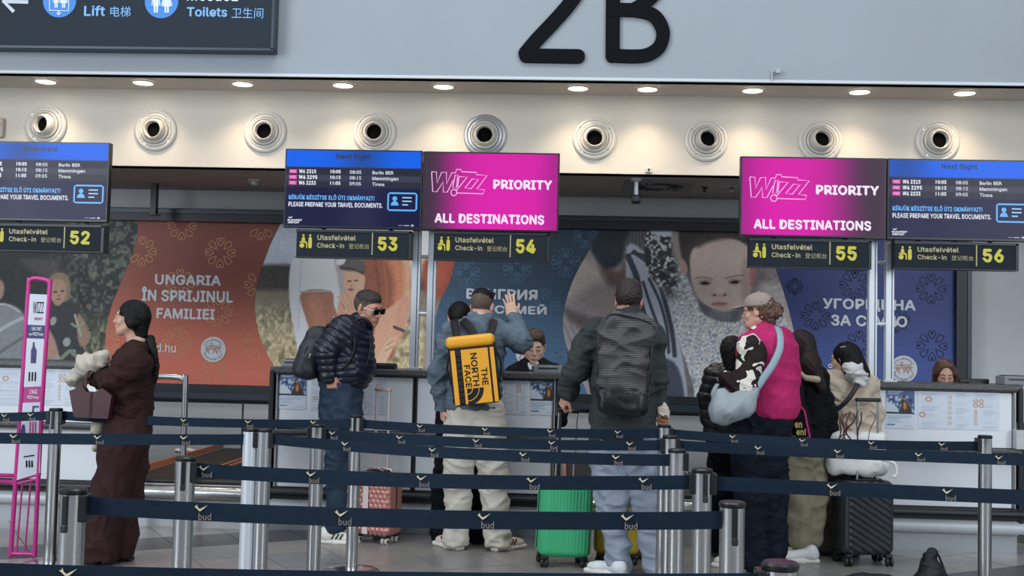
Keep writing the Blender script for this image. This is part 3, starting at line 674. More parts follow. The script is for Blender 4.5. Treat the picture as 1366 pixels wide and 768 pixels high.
g.poly([(446, 345), (456, 350), (464, 390), (458, 420), (452, 380)], (150, 130, 128), 2, .7); g.line([(402, 350), (400, 388), (398, 440)], 3, (164, 168, 178), .6, 2)
g.poly([(402, 390), (441, 388), (446, 408), (458, 440), (476, 500), (440, 510), (424, 470), (408, 425)], (150, 102, 82), 1)
g.poly([(410, 396), (426, 394), (430, 430), (420, 440)], (176, 122, 98), 5, .6); g.line([(401, 389), (440, 388)], 2, (150, 152, 160))
g.poly([(483, 345), (496, 341), (540, 341), (546, 360), (540, 400), (530, 450), (520, 480), (492, 470), (496, 430), (488, 390)], (138, 82, 62), 2)   # hair
g.line([(500, 345), (506, 390), (500, 430)], 4, (112, 62, 48), .7, 3); g.line([(522, 340), (534, 380), (524, 440)], 16, (206, 134, 96), .7, 9); g.line([(540, 340), (546, 380), (538, 420)], 12, (222, 176, 144), .7, 8); g.line([(511, 345), (516, 400), (508, 440)], 2, (160, 100, 74), .8, 1)
g.poly([(502, 420), (520, 410), (536, 400), (534, 430), (520, 470), (508, 484), (494, 476), (493, 460), (500, 440)], (206, 150, 124), 1.5)
g.poly([(534, 395), (546, 400), (540, 440), (526, 462), (528, 430)], (190, 140, 118), 2); g.line([(526, 436), (538, 441)], 4, (60, 64, 70)); g.poly([(514, 458), (530, 448), (524, 466), (512, 486), (500, 488)], (214, 164, 138), 1.4); g.line([(516, 460), (526, 454)], 1, (140, 90, 72)); g.line([(514, 468), (524, 462)], 1, (140, 90, 72))
g.poly([(455, 395), (466, 388), (478, 396), (492, 410), (488, 430), (456, 436), (450, 415)], (190, 144, 122), 1.5)   # hand and baby body
g.line([(452, 396), (458, 406), (462, 416)], 4, (204, 158, 134)); g.line([(458, 392), (464, 404)], 4, (204, 158, 134)); g.line([(455, 402), (460, 412)], 1, (120, 80, 66))
g.poly([(460, 362), (468, 358), (482, 360), (487, 372), (484, 388), (474, 396), (464, 392), (459, 378)], (206, 154, 130), 1)
g.ell(466, 375, 3, 1, (90, 56, 46)); g.ell(475, 374, 3, 1, (90, 56, 46)); g.ell(468, 386, 4.5, 1.8, (150, 84, 74)); g.ell(469, 381, 1.8, 1.4, (170, 116, 96)); g.ell(480, 385, 5, 5, (216, 160, 134), soft=.8, op=.6)
g.poly([(453, 354), (462, 345), (478, 344), (487, 352), (486, 366), (474, 362), (462, 361), (454, 359)], (88, 84, 80), 1); g.line([(454, 357), (468, 358), (485, 364)], 2, (56, 52, 50)); g.poly([(452, 341), (462, 341), (458, 352), (449, 352)], (214, 206, 204), 1)
g.poly([(566, 345), (616, 341), (606, 372), (594, 396), (576, 398), (566, 384)], (142, 66, 50), 5); g.poly([(570, 360), (596, 352), (590, 380), (572, 388)], (168, 84, 62), 5, .6); g.mix(np.clip((py-398)/10, 0, 1)*np.clip((px-562)/6, 0, 1)*.5, (120, 104, 88)); g.grain(2.2, 7, 14)
add('photo_print', vf, m_print, banner, colors=g.lin(1.3))
# ---- photograph 3: parent in stripes carrying a toddler
vf, px, py = photo(745, 1105, 0.008)
g = Print(px, py, (92, 92, 96)); g.grain(10, 12, 21); 
g.poly([(835, 300), (870, 300), (872, 340), (850, 380), (830, 360)], (70, 70, 74), 4); 
for i in range(9): g.line([(838+i*4, 300), (836+i*5, 325), (842+i*5, 350)], 1, (124, 122, 122), .6)
g.mix(np.clip((px-1010)/20, 0, 1), (128, 116, 112)); g.mix(np.clip((px-1000)/20, 0, 1)*np.clip((py-372)/10, 0, 1), (160, 152, 148)); g.grain(4, 10, 24, np.clip((px-1000)/20, 0, 1))
g.poly([(778, 300), (800, 290), (835, 330), (838, 400), (800, 430), (770, 440), (745, 430), (750, 370)], (132, 122, 120), 5)      # neck and chin
g.poly([(752, 345), (790, 350), (806, 372), (788, 382), (760, 400), (745, 400)], (164, 152, 146), 7); g.poly([(800, 350), (826, 362), (834, 340), (838, 378), (812, 380)], (92, 74, 68), 5)
g.poly([(786, 300), (838, 295), (834, 325), (828, 350), (808, 358), (792, 340), (784, 320)], (34, 40, 50), 3)   # dark hair
g.poly([(745, 400), (772, 416), (806, 428), (840, 430), (845, 540), (745, 540)], (138, 130, 132), 3); g.poly([(752, 410), (790, 424), (826, 432), (800, 444), (764, 432)], (78, 66, 66), 4, .8)
for i in range(6): g.line([(752+i*9, 432+i*2), (764+i*9, 462), (772+i*9, 505)], 2.5, (98, 94, 100), .6, 3)
g.poly([(836, 330), (862, 338), (884, 372), (896, 400), (904, 440), (914, 500), (912, 540), (860, 540), (845, 480), (838, 420)], (150, 154, 164), 1.5)    # striped sleeve
for q in (([(838, 342), (850, 372), (856, 410), (872, 456), (884, 478)], 8), ([(846, 336), (870, 356), (884, 392), (896, 440), (900, 474)], 6), ([(866, 372), (880, 402), (890, 440), (892, 470)], 4), ([(840, 376), (846, 402), (860, 440), (874, 480)], 6), ([(858, 376), (868, 408), (880, 440)], 4), ([(842, 338), (860, 340), (872, 350)], 3)): g.line(q[0], q[1], (44, 50, 60), .95, 1)
g.poly([(838, 470), (868, 474), (900, 484), (912, 520), (905, 540), (838, 540)], (58, 64, 78), 2)
sw = Print(px, py, (168, 168, 166)); sw.mix(np.clip((vnoise(px, py, 2.2, 31)-.52)*6, 0, 1)*.8, (112, 122, 142)); sw.mix(np.clip((vnoise(px, py, 1.8, 32)-.62)*8, 0, 1)*.7, (222, 222, 220)); dk_ = np.clip((405-py)/30, 0, 1)*np.clip((915-px)/20, 0, 1)
sw.mix(np.clip((vnoise(px, py, 3.0, 33)-.35)*5, 0, 1)*dk_, (48, 48, 50)); sw.mix(np.clip((vnoise(px, py, 9, 34)-.6)*5, 0, 1)*dk_, (38, 38, 42))
def cloth(pts, soft=1.2):
    k = Print(px, py, (0, 0, 0)); k.poly(pts, (255, 255, 255), soft); a = k.C[:, :1]/255; g.C[:] = g.C*(1-a)+sw.C*a
cloth([(866, 305), (898, 300), (901, 318), (896, 338), (910, 356), (920, 378), (924, 396), (896, 404), (880, 384), (864, 362), (860, 335)])
cloth([(900, 386), (925, 392), (940, 420), (980, 430), (1005, 410), (1030, 400), (1045, 420), (1070, 470), (1092, 545), (945, 545), (924, 510), (908, 460), (896, 420)])
g.poly([(869, 300), (902, 292), (900, 314), (872, 312)], (176, 182, 196), 1.2)
g.poly([(898, 300), (915, 292), (918, 340), (914, 360), (902, 346), (897, 328)], (134, 124, 118), 2); g.poly([(908, 300), (930, 296), (1010, 296), (1018, 320), (1012, 345), (1000, 330), (960, 322), (934, 338), (924, 366), (912, 350), (906, 322)], (50, 44, 44), 2)
g.poly([(921, 340), (932, 326), (960, 316), (990, 322), (1004, 338), (1004, 370), (1000, 395), (990, 408), (970, 415), (952, 412), (932, 398), (922, 372)], (178, 160, 152), 1.4)   # face
g.poly([(930, 330), (948, 322), (980, 318), (1002, 330), (996, 318), (960, 306), (930, 316)], (60, 54, 54), 3); g.ell(912, 356, 5, 10, (160, 128, 116), ang=-15, soft=.5); g.poly([(1002, 350), (1010, 352), (1006, 376), (1000, 380)], (150, 92, 80), 1.5)
g.ell(962, 348, 30, 18, (190, 173, 165), soft=2, op=.35); g.ell(934, 385, 12, 12, (168, 146, 138), soft=1.4, op=.5); g.poly([(990, 350), (1004, 345), (1002, 392), (990, 400)], (142, 120, 114), 4, .6)
g.line([(928, 371), (938, 369.5), (950, 372)], 1.6, (112, 94, 90), .8, 1.6); g.line([(968, 371), (980, 368), (992, 367)], 1.6, (112, 94, 90), .8, 1.6)
g.ell(940, 377, 8, 4, (126, 106, 102), soft=1, op=.8); g.ell(980, 375.5, 8, 4, (126, 106, 102), soft=1, op=.8); g.ell(940.5, 378, 5.5, 1.9, (30, 24, 26), soft=.4); g.ell(980, 376.5, 5.5, 1.9, (30, 24, 26), soft=.4)
g.line([(933, 378), (940, 375.6), (948, 378)], 1, (60, 46, 46)); g.line([(973, 377), (980, 374.4), (988, 375)], 1, (60, 46, 46))
g.ell(960, 392, 11, 5, (158, 134, 126), soft=.9, op=.7); g.ell(953, 393.5, 2.4, 1.4, (92, 62, 58)); g.ell(967, 393, 2.4, 1.4, (92, 62, 58)); g.ell(960, 388, 6, 4, (204, 184, 176), soft=1, op=.6)
g.ell(960, 405.5, 11, 3.4, (158, 112, 106), soft=.6); g.line([(950, 405.5), (960, 405), (970, 404.5)], 1, (104, 66, 62)); g.ell(961, 413, 12, 4, (150, 128, 120), soft=1, op=.5)
g.grain(2.0, 7, 25)
add('photo_print', vf, m_print, banner, colors=g.lin(1.32))
# ================================================================== COUNTERS
YC = 8.40; ZT = 1.225
m_granite = mat('speckled_dark_granite', '#4a4b4c', 0.3, var=0.65, vscale=70)
m_paper = attr_mat('paper_print', 0.6)
m_rail = mat('black_rubber_rail', '#14171c', 0.45)
def print_part(name, x0, x1, z0, z1, y, painter, parent, step=0.004):
    vf = gridpanel(x0, x1, z0, z1, y, step); V = vf[0]; u = (V[:, 0]-x0)/(x1-x0)*100; v = (z1-V[:, 2])/(z1-z0)*140
    g = Print(u, v, (206, 216, 228)); painter(g); return add(name, vf, m_paper, parent, colors=g.lin())
def paint_poster(g):
    g.poly([(0, 0), (100, 0), (100, 86), (0, 86)], (84, 108, 150), 1, smooth=False); g.mix(np.clip((vnoise(g.x, g.y, 9, 3)-.5)*8, 0, 1)*(g.y < 84)*(g.y > 22), (178, 196, 220))
    g.mix(np.clip((vnoise(g.x, g.y*.4, 5, 4)-.55)*8, 0, 1)*(g.y < 84)*(g.y > 30), (52, 66, 92)); g.poly([(0, 46), (30, 56), (46, 84), (0, 84)], (196, 208, 222), 2)
    g.poly([(60, 22), (67, 22), (72, 44), (88, 66), (86, 84), (48, 84), (52, 60), (56, 40)], (62, 50, 46), 1.5); g.poly([(62, 46), (69, 46), (72, 62), (66, 72), (60, 62)], (196, 128, 66), 3); g.ell(64, 33, 4, 5, (176, 130, 110))
    for i in range(3): g.line([(8, 6+i*4.5), (60-8*i, 6+i*4.5)], 2.2, (220, 228, 238), .9)
    g.poly([(0, 80), (100, 82), (100, 87), (0, 87)], (40, 48, 62), 1, smooth=False)
    for i, (a, b, c) in enumerate(((6, 92, 0), (6, 84, 1), (6, 50, 1), (6, 40, 0), (6, 56, 0))): g.line([(a, 94+i*5.5), (b, 94+i*5.5)], 2, (92, 128, 184) if c else (134, 146, 164), .8)
    g.line([(6, 126), (30, 126)], 5, (70, 104, 160), .8); g.line([(62, 130), (90, 130)], 2, (150, 160, 176), .7)
def paint_info(k):
    def f(g):
        n = {0: 1, 1: 3, 2: 3, 3: 1}[k]
        cols = [0] if n == 1 else [0, 36, 70]; wd = 100 if n == 1 else 30
        for ci, c0 in enumerate(cols):
            for i in range(22):
                if n == 3 and ci == 1: a = c0+12
                elif n == 3 and ci == 2: a = c0+(12 if i > 3 else 2)
                else: a = c0+6
                if (i*7+ci*3) % 5 == 4: continue
                g.line([(a, 8+i*6), (c0+wd-3-((i*13+ci*5) % 9), 8+i*6)], 1.5, (150, 160, 174), .75)
        o = (176, 108, 72)
        def disc(x, y, r, ring=False):
            rx = r if n == 3 else r*2.6; ry = r*(2.5 if n == 3 else 2.1); g.ell(x, y, rx, ry, o if not ring else (182, 148, 132)); g.ell(x, y, rx*.7, ry*.7, (214, 220, 228), op=.85)
        if n == 3:
            disc(14, 30, 4); disc(6, 88, 4)
            for i in range(6): disc(40, 22+i*19, 2.6, True)
            for a in (72, 79):
                for b in (34, 50): disc(a, b, 3)
            for i in range(5): disc(72, 70+i*12, 2)
        else:
            disc(50, 45, 4) if k == 0 else None; disc(24, 90, 4)
    return f
POSTER_PAINT = paint_poster
def counter(x0, x1, label, desks, split=None):
    t = thing('check_in_counter', label, 'counter', ((x0+x1)/2, YC+0.2, 0), 'check-in counters')
    xm = (x0+x1)/2 if split is None else split; g = 0.018
    for a, b in ((x0+0.07, xm-g), (xm+g, x1-0.07)):
        add('front_panel', box((a, YC, 0.765), (b, YC+0.02, 1.165), 0.003), m_white, t); add('lower_panel', box((a, YC, 0.33), (b, YC+0.02, 0.715), 0.003), m_white, t)
        add('inner_frame', J(box((a-0.012, YC-0.006, 0.76), (a, YC+0.02, 1.17)), box((b, YC-0.006, 0.76), (b+0.012, YC+0.02, 1.17)), box((a-0.012, YC-0.006, 1.166), (b+0.012, YC+0.02, 1.178))), m_black, t)
    add('carcass', box((x0+0.05, YC+0.022, 0.14), (x1-0.05, YC+0.42, 1.17)), m_black, t)
    add('worktop', box((x0, YC-0.03, 1.182), (x1, YC+0.50, ZT), 0.006), m_granite, t); add('worktop_lip', box((x0+0.005, YC-0.025, 1.172), (x1-0.005, YC+0.48, 1.182)), m_black, t)
    add('bag_ledge', box((x0+0.03, YC-0.09, 0.735), (x1-0.03, YC+0.02, 0.76), 0.005), m_granite, t); add('ledge_support', box((x0+0.03, YC-0.06, 0.716), (x1-0.03, YC+0.02, 0.735)), m_black, t)
    for s_, xx in ((1, x0), (-1, x1)):
        add('end_cheek', box((xx, YC-0.04, 0.14), (xx+s_*0.035, YC+0.46, 1.20), 0.008), m_rail, t); add('corner_post', cyl((xx+s_*0.055, YC-0.01, 0.14), (xx+s_*0.055, YC-0.01, 1.17), 0.014, n=12), m_steel, t, smooth=30)
    add('bumper_rail', tube([(x0, YC-0.06, 0.295), (x1, YC-0.06, 0.295)], 0.032, 12), m_rail, t, smooth=40)
    add('bumper_channel', box((x0+.02, YC-0.03, 0.245), (x1-.02, YC+.02, 0.335)), m_black, t)
    add('kick_tube', tube([(x0, YC-0.0, 0.19), (x1, YC-0.0, 0.19)], 0.056, 16), mat('grey_white_kick_tube', '#bfc5ca', 0.35), t, smooth=40)
    add('plinth', box((x0+0.01, YC+0.06, 0.0), (x1-0.01, YC+0.40, 0.15)), mat('plinth_steel', '#9ca1a6', 0.3, 0.6), t)
    for (a, b, z0, z1, kind) in desks:
        if kind == 'p': print_part('notice_sheet', a, b, z0, z1, YC-0.004, paint_poster, t)
        else: print_part('notice_sheet', a, b, z0, z1, YC-0.003-0.0003*kind, paint_info(kind), t)
    return t
def pxr(x0, y0, x1, y1, kind, Y=YC-.004):
    a, b = at(x0, y0, Y), at(x1, y1, Y); return (a[0], b[0], b[2], a[2], kind)
XC = [(-5.56, -3.36), (-2.215, -0.02), (1.12, 3.33)]
counter(*XC[0], 'white check-in counter at the left edge behind the pink frame stand', [pxr(-12, 487, 26, 541, 0), pxr(26, 488, 100, 541, 1)])
counter(*XC[1], 'white check-in counter below the two left-middle screens with scanner at each end', [pxr(373, 497, 408, 546, 'p'), pxr(415, 500, 443, 548, 0), pxr(470, 502, 515, 553, 1), pxr(655, 503, 703, 553, 2), pxr(708, 503, 744, 554, 'p')])
counter(*XC[2], 'white check-in counter behind the black suitcase at the right', [pxr(1182, 519, 1220, 572, 'p'), pxr(1224, 521, 1332, 574, 2)])
# ---- things on the counters
def desk_box(px, py, w_, h_, label, Yd=YC+0.1):
    p = at(px, py, Yd); p[2] = ZT; t = thing('document_scanner', label, 'scanner', p); m = mat('grey_device_plastic', '#7b8086', 0.45)
    add('housing', box((p[0]-w_/2, Yd-0.08, ZT), (p[0]+w_/2, Yd+0.1, ZT+h_), 0.006), m, t); add('glass_plate', box((p[0]-w_/2+0.02, Yd-0.06, ZT+h_), (p[0]+w_/2-0.02, Yd+0.08, ZT+h_+0.006)), m_dark, t)
    add('front_slot', box((p[0]-w_*.35, Yd-0.083, ZT+h_*.55), (p[0]+w_*.35, Yd-0.078, ZT+h_*.7)), m_black, t)
desk_box(392, 484, 0.15, 0.055, 'grey passport scanner on the counter behind the man in navy puffer')
desk_box(731, 491, 0.21, 0.06, 'grey passport scanner on the counter before the clerk in suit')
desk_box(1352, 510, 0.19, 0.065, 'grey passport scanner on the counter at the right edge')
p = at(1300, 512, YC+0.25); t = thing('desk_monitor', 'black low monitor beside the long haired clerk on the right counter', 'monitor', (p[0], YC+.25, ZT)); add('screen_back', box((p[0]-0.11, YC+0.25, ZT), (p[0]+0.11, YC+0.29, ZT+0.035), 0.006), m_black, t); add('stand', box((p[0]-.05, YC+.22, ZT), (p[0]+.05, YC+.33, ZT+.01)), m_dark, t)
p = at(512, 488, YC+0.25); t = thing('keyboard_tray', 'black flat keyboard tray on counter behind the man in navy puffer', 'tray', (p[0], YC+.2, ZT)); add('tray', box((p[0]-0.1, YC+0.1, ZT), (p[0]+0.1, YC+0.3, ZT+0.035), 0.006), m_black, t); add('keys', box((p[0]-0.09, YC+0.11, ZT+.035), (p[0]+0.09, YC+0.29, ZT+0.042)), m_dark, t)
p = at(1362, 583, YC-.1); t = thing('card_holder', 'grey metal leaflet holder on the counter front at the right edge', 'holder', p); add('back_plate', box((p[0]-0.02, YC-0.02, p[2]-.09), (p[0]+0.09, YC-0.001, p[2]+.1)), m_dark2, t); add('pocket', box((p[0]-0.03, YC-0.09, p[2]-.09), (p[0]+0.09, YC-0.02, p[2]+.05), 0.004), m_steelh, t)

# ---- baggage conveyors between the counters
m_belt = mat('black_conveyor_rubber', '#25221f', 0.7, var=0.25, vscale=14, bump=0.05, bscale=120); m_copper = mat('orange_wear_strip', '#b0714f', 0.45)
def conveyor(x0, x1, label):
    t = thing('baggage_conveyor', label, 'conveyor', ((x0+x1)/2, 9.3, 0)); z0 = 0.36
    xm = x0+(x1-x0)*0.56
    add('frame', box((x0+0.01, YC-0.0, 0.15), (x1-0.01, 10.9, z0-0.03)), m_steelh, t)
    add('conveyor_belt', box((x0+0.05, YC+0.02, z0-0.03), (xm-0.05, 10.9, z0), 0.005), m_belt, t); add('conveyor_belt', box((xm+0.07, YC+0.02, z0-0.03), (x1-0.05, 10.9, z0), 0.005), m_belt, t)
    add('divider', box((xm-0.045, YC+0.10, z0-0.03), (xm+0.065, 10.9, z0+0.04), 0.006), m_dark, t)
    for xx in (xm-0.035, xm+0.035): add('wear_strip', box((xx, YC+0.25, z0+0.04), (xx+0.02, 10.9, z0+0.052)), m_copper, t)
    add('wear_strip', box((x0+0.02, YC+0.2, z0), (x0+0.045, 10.9, z0+0.05)), m_copper, t)
    add('bumper_tube', tube([(x0, YC-0.03, 0.265), (x1, YC-0.03, 0.265)], 0.056, 18), m_steel, t, smooth=40)
    add('apron', box((x0+.01, YC+0.03, 0.0), (x1-.01, YC+0.06, 0.21)), m_steelh, t); add('roller', tube([(x0+.05, YC+0.01, z0-.015), (x1-.05, YC+0.01, z0-.015)], 0.02, 10), m_black, t, smooth=40)
    return t
conveyor(XC[0][1], XC[1][0], 'baggage conveyor with dark belts left of the counter under screen 53')
conveyor(XC[1][1], XC[2][0], 'baggage conveyor behind the man with the mesh backpack')
# steel arch handrail in the left gap
a = at(202, 502, 8.24); b = at(248, 503, 8.24)
pts = [(a[0], 8.24, a[2]), (b[0]-0.06, 8.24, a[2]), (b[0]-0.02, 8.24, a[2]-0.02), (b[0], 8.24, a[2]-0.07), (b[0], 8.24, 0.0)]
pts2 = [(a[0]-0.12, 8.24, 0.0), (a[0]-0.12, 8.24, a[2]-0.07), (a[0]-0.09, 8.24, a[2]-0.02)]+pts
t = thing('arch_handrail', 'shiny steel arch handrail behind the woman in brown', 'handrail', (a[0], 8.24, 0)); add('rail', tube(catmull(pts2, 4), 0.022, 14), m_steel, t, smooth=60)
for xx in (a[0]-.12, b[0]): add('floor_flange', lathe([(0.0, 0.012), (0.045, 0.012), (0.05, 0)], (xx, 8.24, 0), (0, 0, 1), 20, cap=False), m_steel, t, smooth=40)
# crumpled paper on the conveyor
p = onz(248, 601, 0.40); V_, F_ = sdf([pell(p+[-.05, 0, .0], (0.055, 0.05, 0.012)), pell(p+[.03, .01, .0], (0.06, 0.04, 0.012)), pell(p+[.0, .0, .008], (0.05, 0.03, 0.012))], 0.004, 0.015)
if True:
    V_, F_ = crumple((V_, F_), 0.003, 2.5, 3); o = add('crumpled_paper', (V_, F_), mat('white_tissue', '#d9dcdf', .8), loc=(p[0], p[1], p[2]-0.012), smooth=True); tag(o, 'white crumpled paper lying on the left conveyor', 'paper')

# ================================================================== SCREENS, SIGNS, MASTS
YT = 8.36
def tv_quad(xl, xr, ytl, ybl):  # from pixels of top-left and bottom-left at xl
    a, b = at(xl, ytl, YT), at(xl, ybl, YT); c = at(xr, ytl+(xr-xl)*0.0175, YT); return a[0], c[0], b[2], a[2]
m_bez = mat('screen_bezel_black', '#0b0e14', 0.35); m_em = attr_mat('screen_glow', 0.25, emit=0.9)
def em(name, c, e=0.85): return mat('glow_'+name, c, 0.4, emit=e)
def tv(x0, x1, z0, z1, label, paint, build):
    t = thing('display_screen', label, 'screen', ((x0+x1)/2, YT+0.04, z0)); add('bezel', box((x0, YT, z0), (x1, YT+0.06, z1), 0.004), m_bez, t)
    add('wall_mount', box(((x0+x1)/2-0.15, YT+0.061, z0+0.2), ((x0+x1)/2+0.15, YT+0.13, z1-0.15)), m_dark, t)
    b_ = 0.012; vf = gridpanel(x0+b_, x1-b_, z0+b_+.004, z1-b_, YT-0.002, 0.012); V = vf[0]; u = (V[:, 0]-x0)/(x1-x0); v = (z1-V[:, 2])/(z1-z0)
    g = Print(u, v); paint(g); add('screen', vf, m_em, t, colors=g.lin())
    def S(s, u0, u1, v0, v1, col, bold=0.02, e=0.85, off=0.004):
        add('lettering', text_in(s, x0+u0*(x1-x0), x0+u1*(x1-x0), z1-v1*(z1-z0), z1-v0*(z1-z0), YT-off, bold), em(col, col, e), t)
    W = lambda pts, wd, col, cl=False, nm='pictogram': add(nm, strip2([(x0+u_*(x1-x0), z1-v_*(z1-z0)) for u_, v_ in pts], wd, YT-0.0045, cl), em(col, col), t)
    build(t, S, W, lambda u_, v_: (x0+u_*(x1-x0), z1-v_*(z1-z0))); return t
def band(g, c, w_, a): return np.exp(-((g.x-c)/w_)**2)*a
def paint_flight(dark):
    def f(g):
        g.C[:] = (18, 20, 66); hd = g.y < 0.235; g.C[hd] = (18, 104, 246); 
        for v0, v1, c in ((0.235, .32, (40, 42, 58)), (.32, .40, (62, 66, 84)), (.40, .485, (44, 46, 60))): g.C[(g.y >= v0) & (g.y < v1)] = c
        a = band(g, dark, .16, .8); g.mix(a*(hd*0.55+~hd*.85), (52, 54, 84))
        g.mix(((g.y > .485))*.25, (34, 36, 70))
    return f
def build_flight(title, hdr=True):
    def f(t, S, W, Q):
        S(title, .375, .625, .055, .14, '#050e33', .022, .5)
        for i, (a, b, c, d) in enumerate((('W6 2315', '10:05', '08:05', 'Berlin BER'), ('W4 2295', '10:15', '08:15', 'Memmingen'), ('W6 2233', '11:05', '09:05', 'Tirana'))):
            v = .262+i*.073
            S('WIZZ', .04, .082, v+.012, v+.042, '#f6a8e2', .03, off=.006)
            x, z = Q(.034, v+.002); x1_, z1_ = Q(.09, v+.05); add('airline_badge', box((x, YT-.0045, z1_), (x1_, YT-.002, z)), em('#d2309e', '#d2309e'), t)
            S(a, .105, .105+(.125 if i != 1 else .135), v, v+.05, '#e6e9f2', .03); S(b, .335, .41, v, v+.045, '#dfe3ee', .03); S(c, .475, .56, v+.003, v+.048, '#c3c8d6', .02); S(d, .64, .64+[.155, .19, .09][i], v+.006, v+.05+(.012 if i == 1 else 0), '#cdd2de', .02)
        S('KÉRJÜK KÉSZÍTSE ELŐ ÚTI OKMÁNYAIT!', .036, .66, .575, .645, '#58aef4', .03); S('PLEASE PREPARE YOUR TRAVEL DOCUMENTS.', .036, .72, .675, .735, '#dfe3f2', .02)
        S('BUDAPEST', .034, .14, .895, .92, '#e6e9f2', .03); S('AIRPORT', .034, .12, .925, .95, '#e6e9f2', .03); W([(.04, .868), (.05, .882), (.066, .865)], .006, '#e6e9f2')
        S('powered', .84, .87, .945, .955, '#dfe3f2'); S('member', .878, .92, .942, .957, '#dfe3f2'); W([(.93, .95), (.94, .94), (.95, .95), (.94, .96)], .005, '#e6e9f2', True)
        c = [(.77, .545), (.955, .545), (.965, .56), (.965, .745), (.955, .76), (.77, .76), (.76, .745), (.76, .56)]; W(c, .012, '#58aef4', True)
        x, z = Q(.808, .615); add('pictogram', lathe([(0, 0), (.018, 0)], (x, YT-.005, z), (0, -1, 0), 18, cap=False), em('#58aef4', '#58aef4'), t)
        P = [Q(.808+.028*math.cos(a), .70-.055*math.sin(a)) for a in np.linspace(0, math.pi, 12)]; add('pictogram', prism(P, YT-.005, YT-.003), em('#58aef4', '#58aef4'), t)
        for k, e in ((.60, .93), (.645, .93), (.69, .905)): W([(.862, k), (e, k)], .009, '#9fcdf6')
    return f
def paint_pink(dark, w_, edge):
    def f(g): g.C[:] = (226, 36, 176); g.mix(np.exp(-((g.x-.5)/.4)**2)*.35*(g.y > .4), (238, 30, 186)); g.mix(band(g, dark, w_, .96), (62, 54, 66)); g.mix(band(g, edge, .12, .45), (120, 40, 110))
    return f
def build_pink(t, S, W, Q):
    u = lambda x, y: ((x-36)/1304, (y-22)/738)
    for pts, cl in (([(120, 215), (165, 215), (174, 318), (215, 220), (262, 215), (265, 328), (312, 222), (350, 220), (358, 188), (402, 190), (402, 208), (552, 215), (546, 234), (652, 240), (556, 368), (630, 374), (618, 412), (366, 408)], False), ([(120, 215), (135, 400), (175, 400), (232, 308), (238, 403), (275, 402), (330, 290)], False),
                    ([(347, 240), (372, 240), (362, 360), (325, 358)], True), ([(385, 255), (462, 258), (362, 385)], False), ([(385, 255), (372, 350)], False), ([(510, 275), (570, 277), (503, 365), (442, 362)], True)):
        W([u(*p) for p in pts], .007, '#f4b4e6', cl, 'logo_outline')
    a = np.linspace(0, 2*math.pi, 17)[:-1]; W([u(338+28*math.cos(q), 405+30*math.sin(q)) for q in a], .007, '#f4b4e6', True, 'logo_outline')
    S('PRIORITY', *[(k-36)/1304 for k in (712, 1272)], .345, .468, '#f2e2fa', .035); S('ALL DESTINATIONS', *[(k-36)/1304 for k in (160, 1205)], .782, .905, '#f2e2fa', .035)
T = {}
q53 = tv_quad(381, 564, 198, 303); q54 = tv_quad(565, 747, 201.5, 307); q55 = tv_quad(988, 1183, 208, 315); q56 = tv_quad(1184, 1376, 211, 319); q52 = tv_quad(-38, 147, 187.5, 293)
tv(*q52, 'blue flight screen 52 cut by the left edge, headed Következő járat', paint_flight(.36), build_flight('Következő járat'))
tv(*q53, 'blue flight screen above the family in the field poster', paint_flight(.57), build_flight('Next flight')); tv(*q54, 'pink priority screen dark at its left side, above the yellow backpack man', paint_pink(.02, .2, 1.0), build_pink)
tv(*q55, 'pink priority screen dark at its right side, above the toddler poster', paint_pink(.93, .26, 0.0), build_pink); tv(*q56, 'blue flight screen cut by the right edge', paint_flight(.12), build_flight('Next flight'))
m_sg = mat('sign_charcoal', '#242b32', 0.76); m_yel = mat('sign_yellow_lit', '#f2ea52', 0.5, emit=0.45); m_cream = mat('sign_cream_lit', '#e9e2b0', 0.5, emit=0.3)
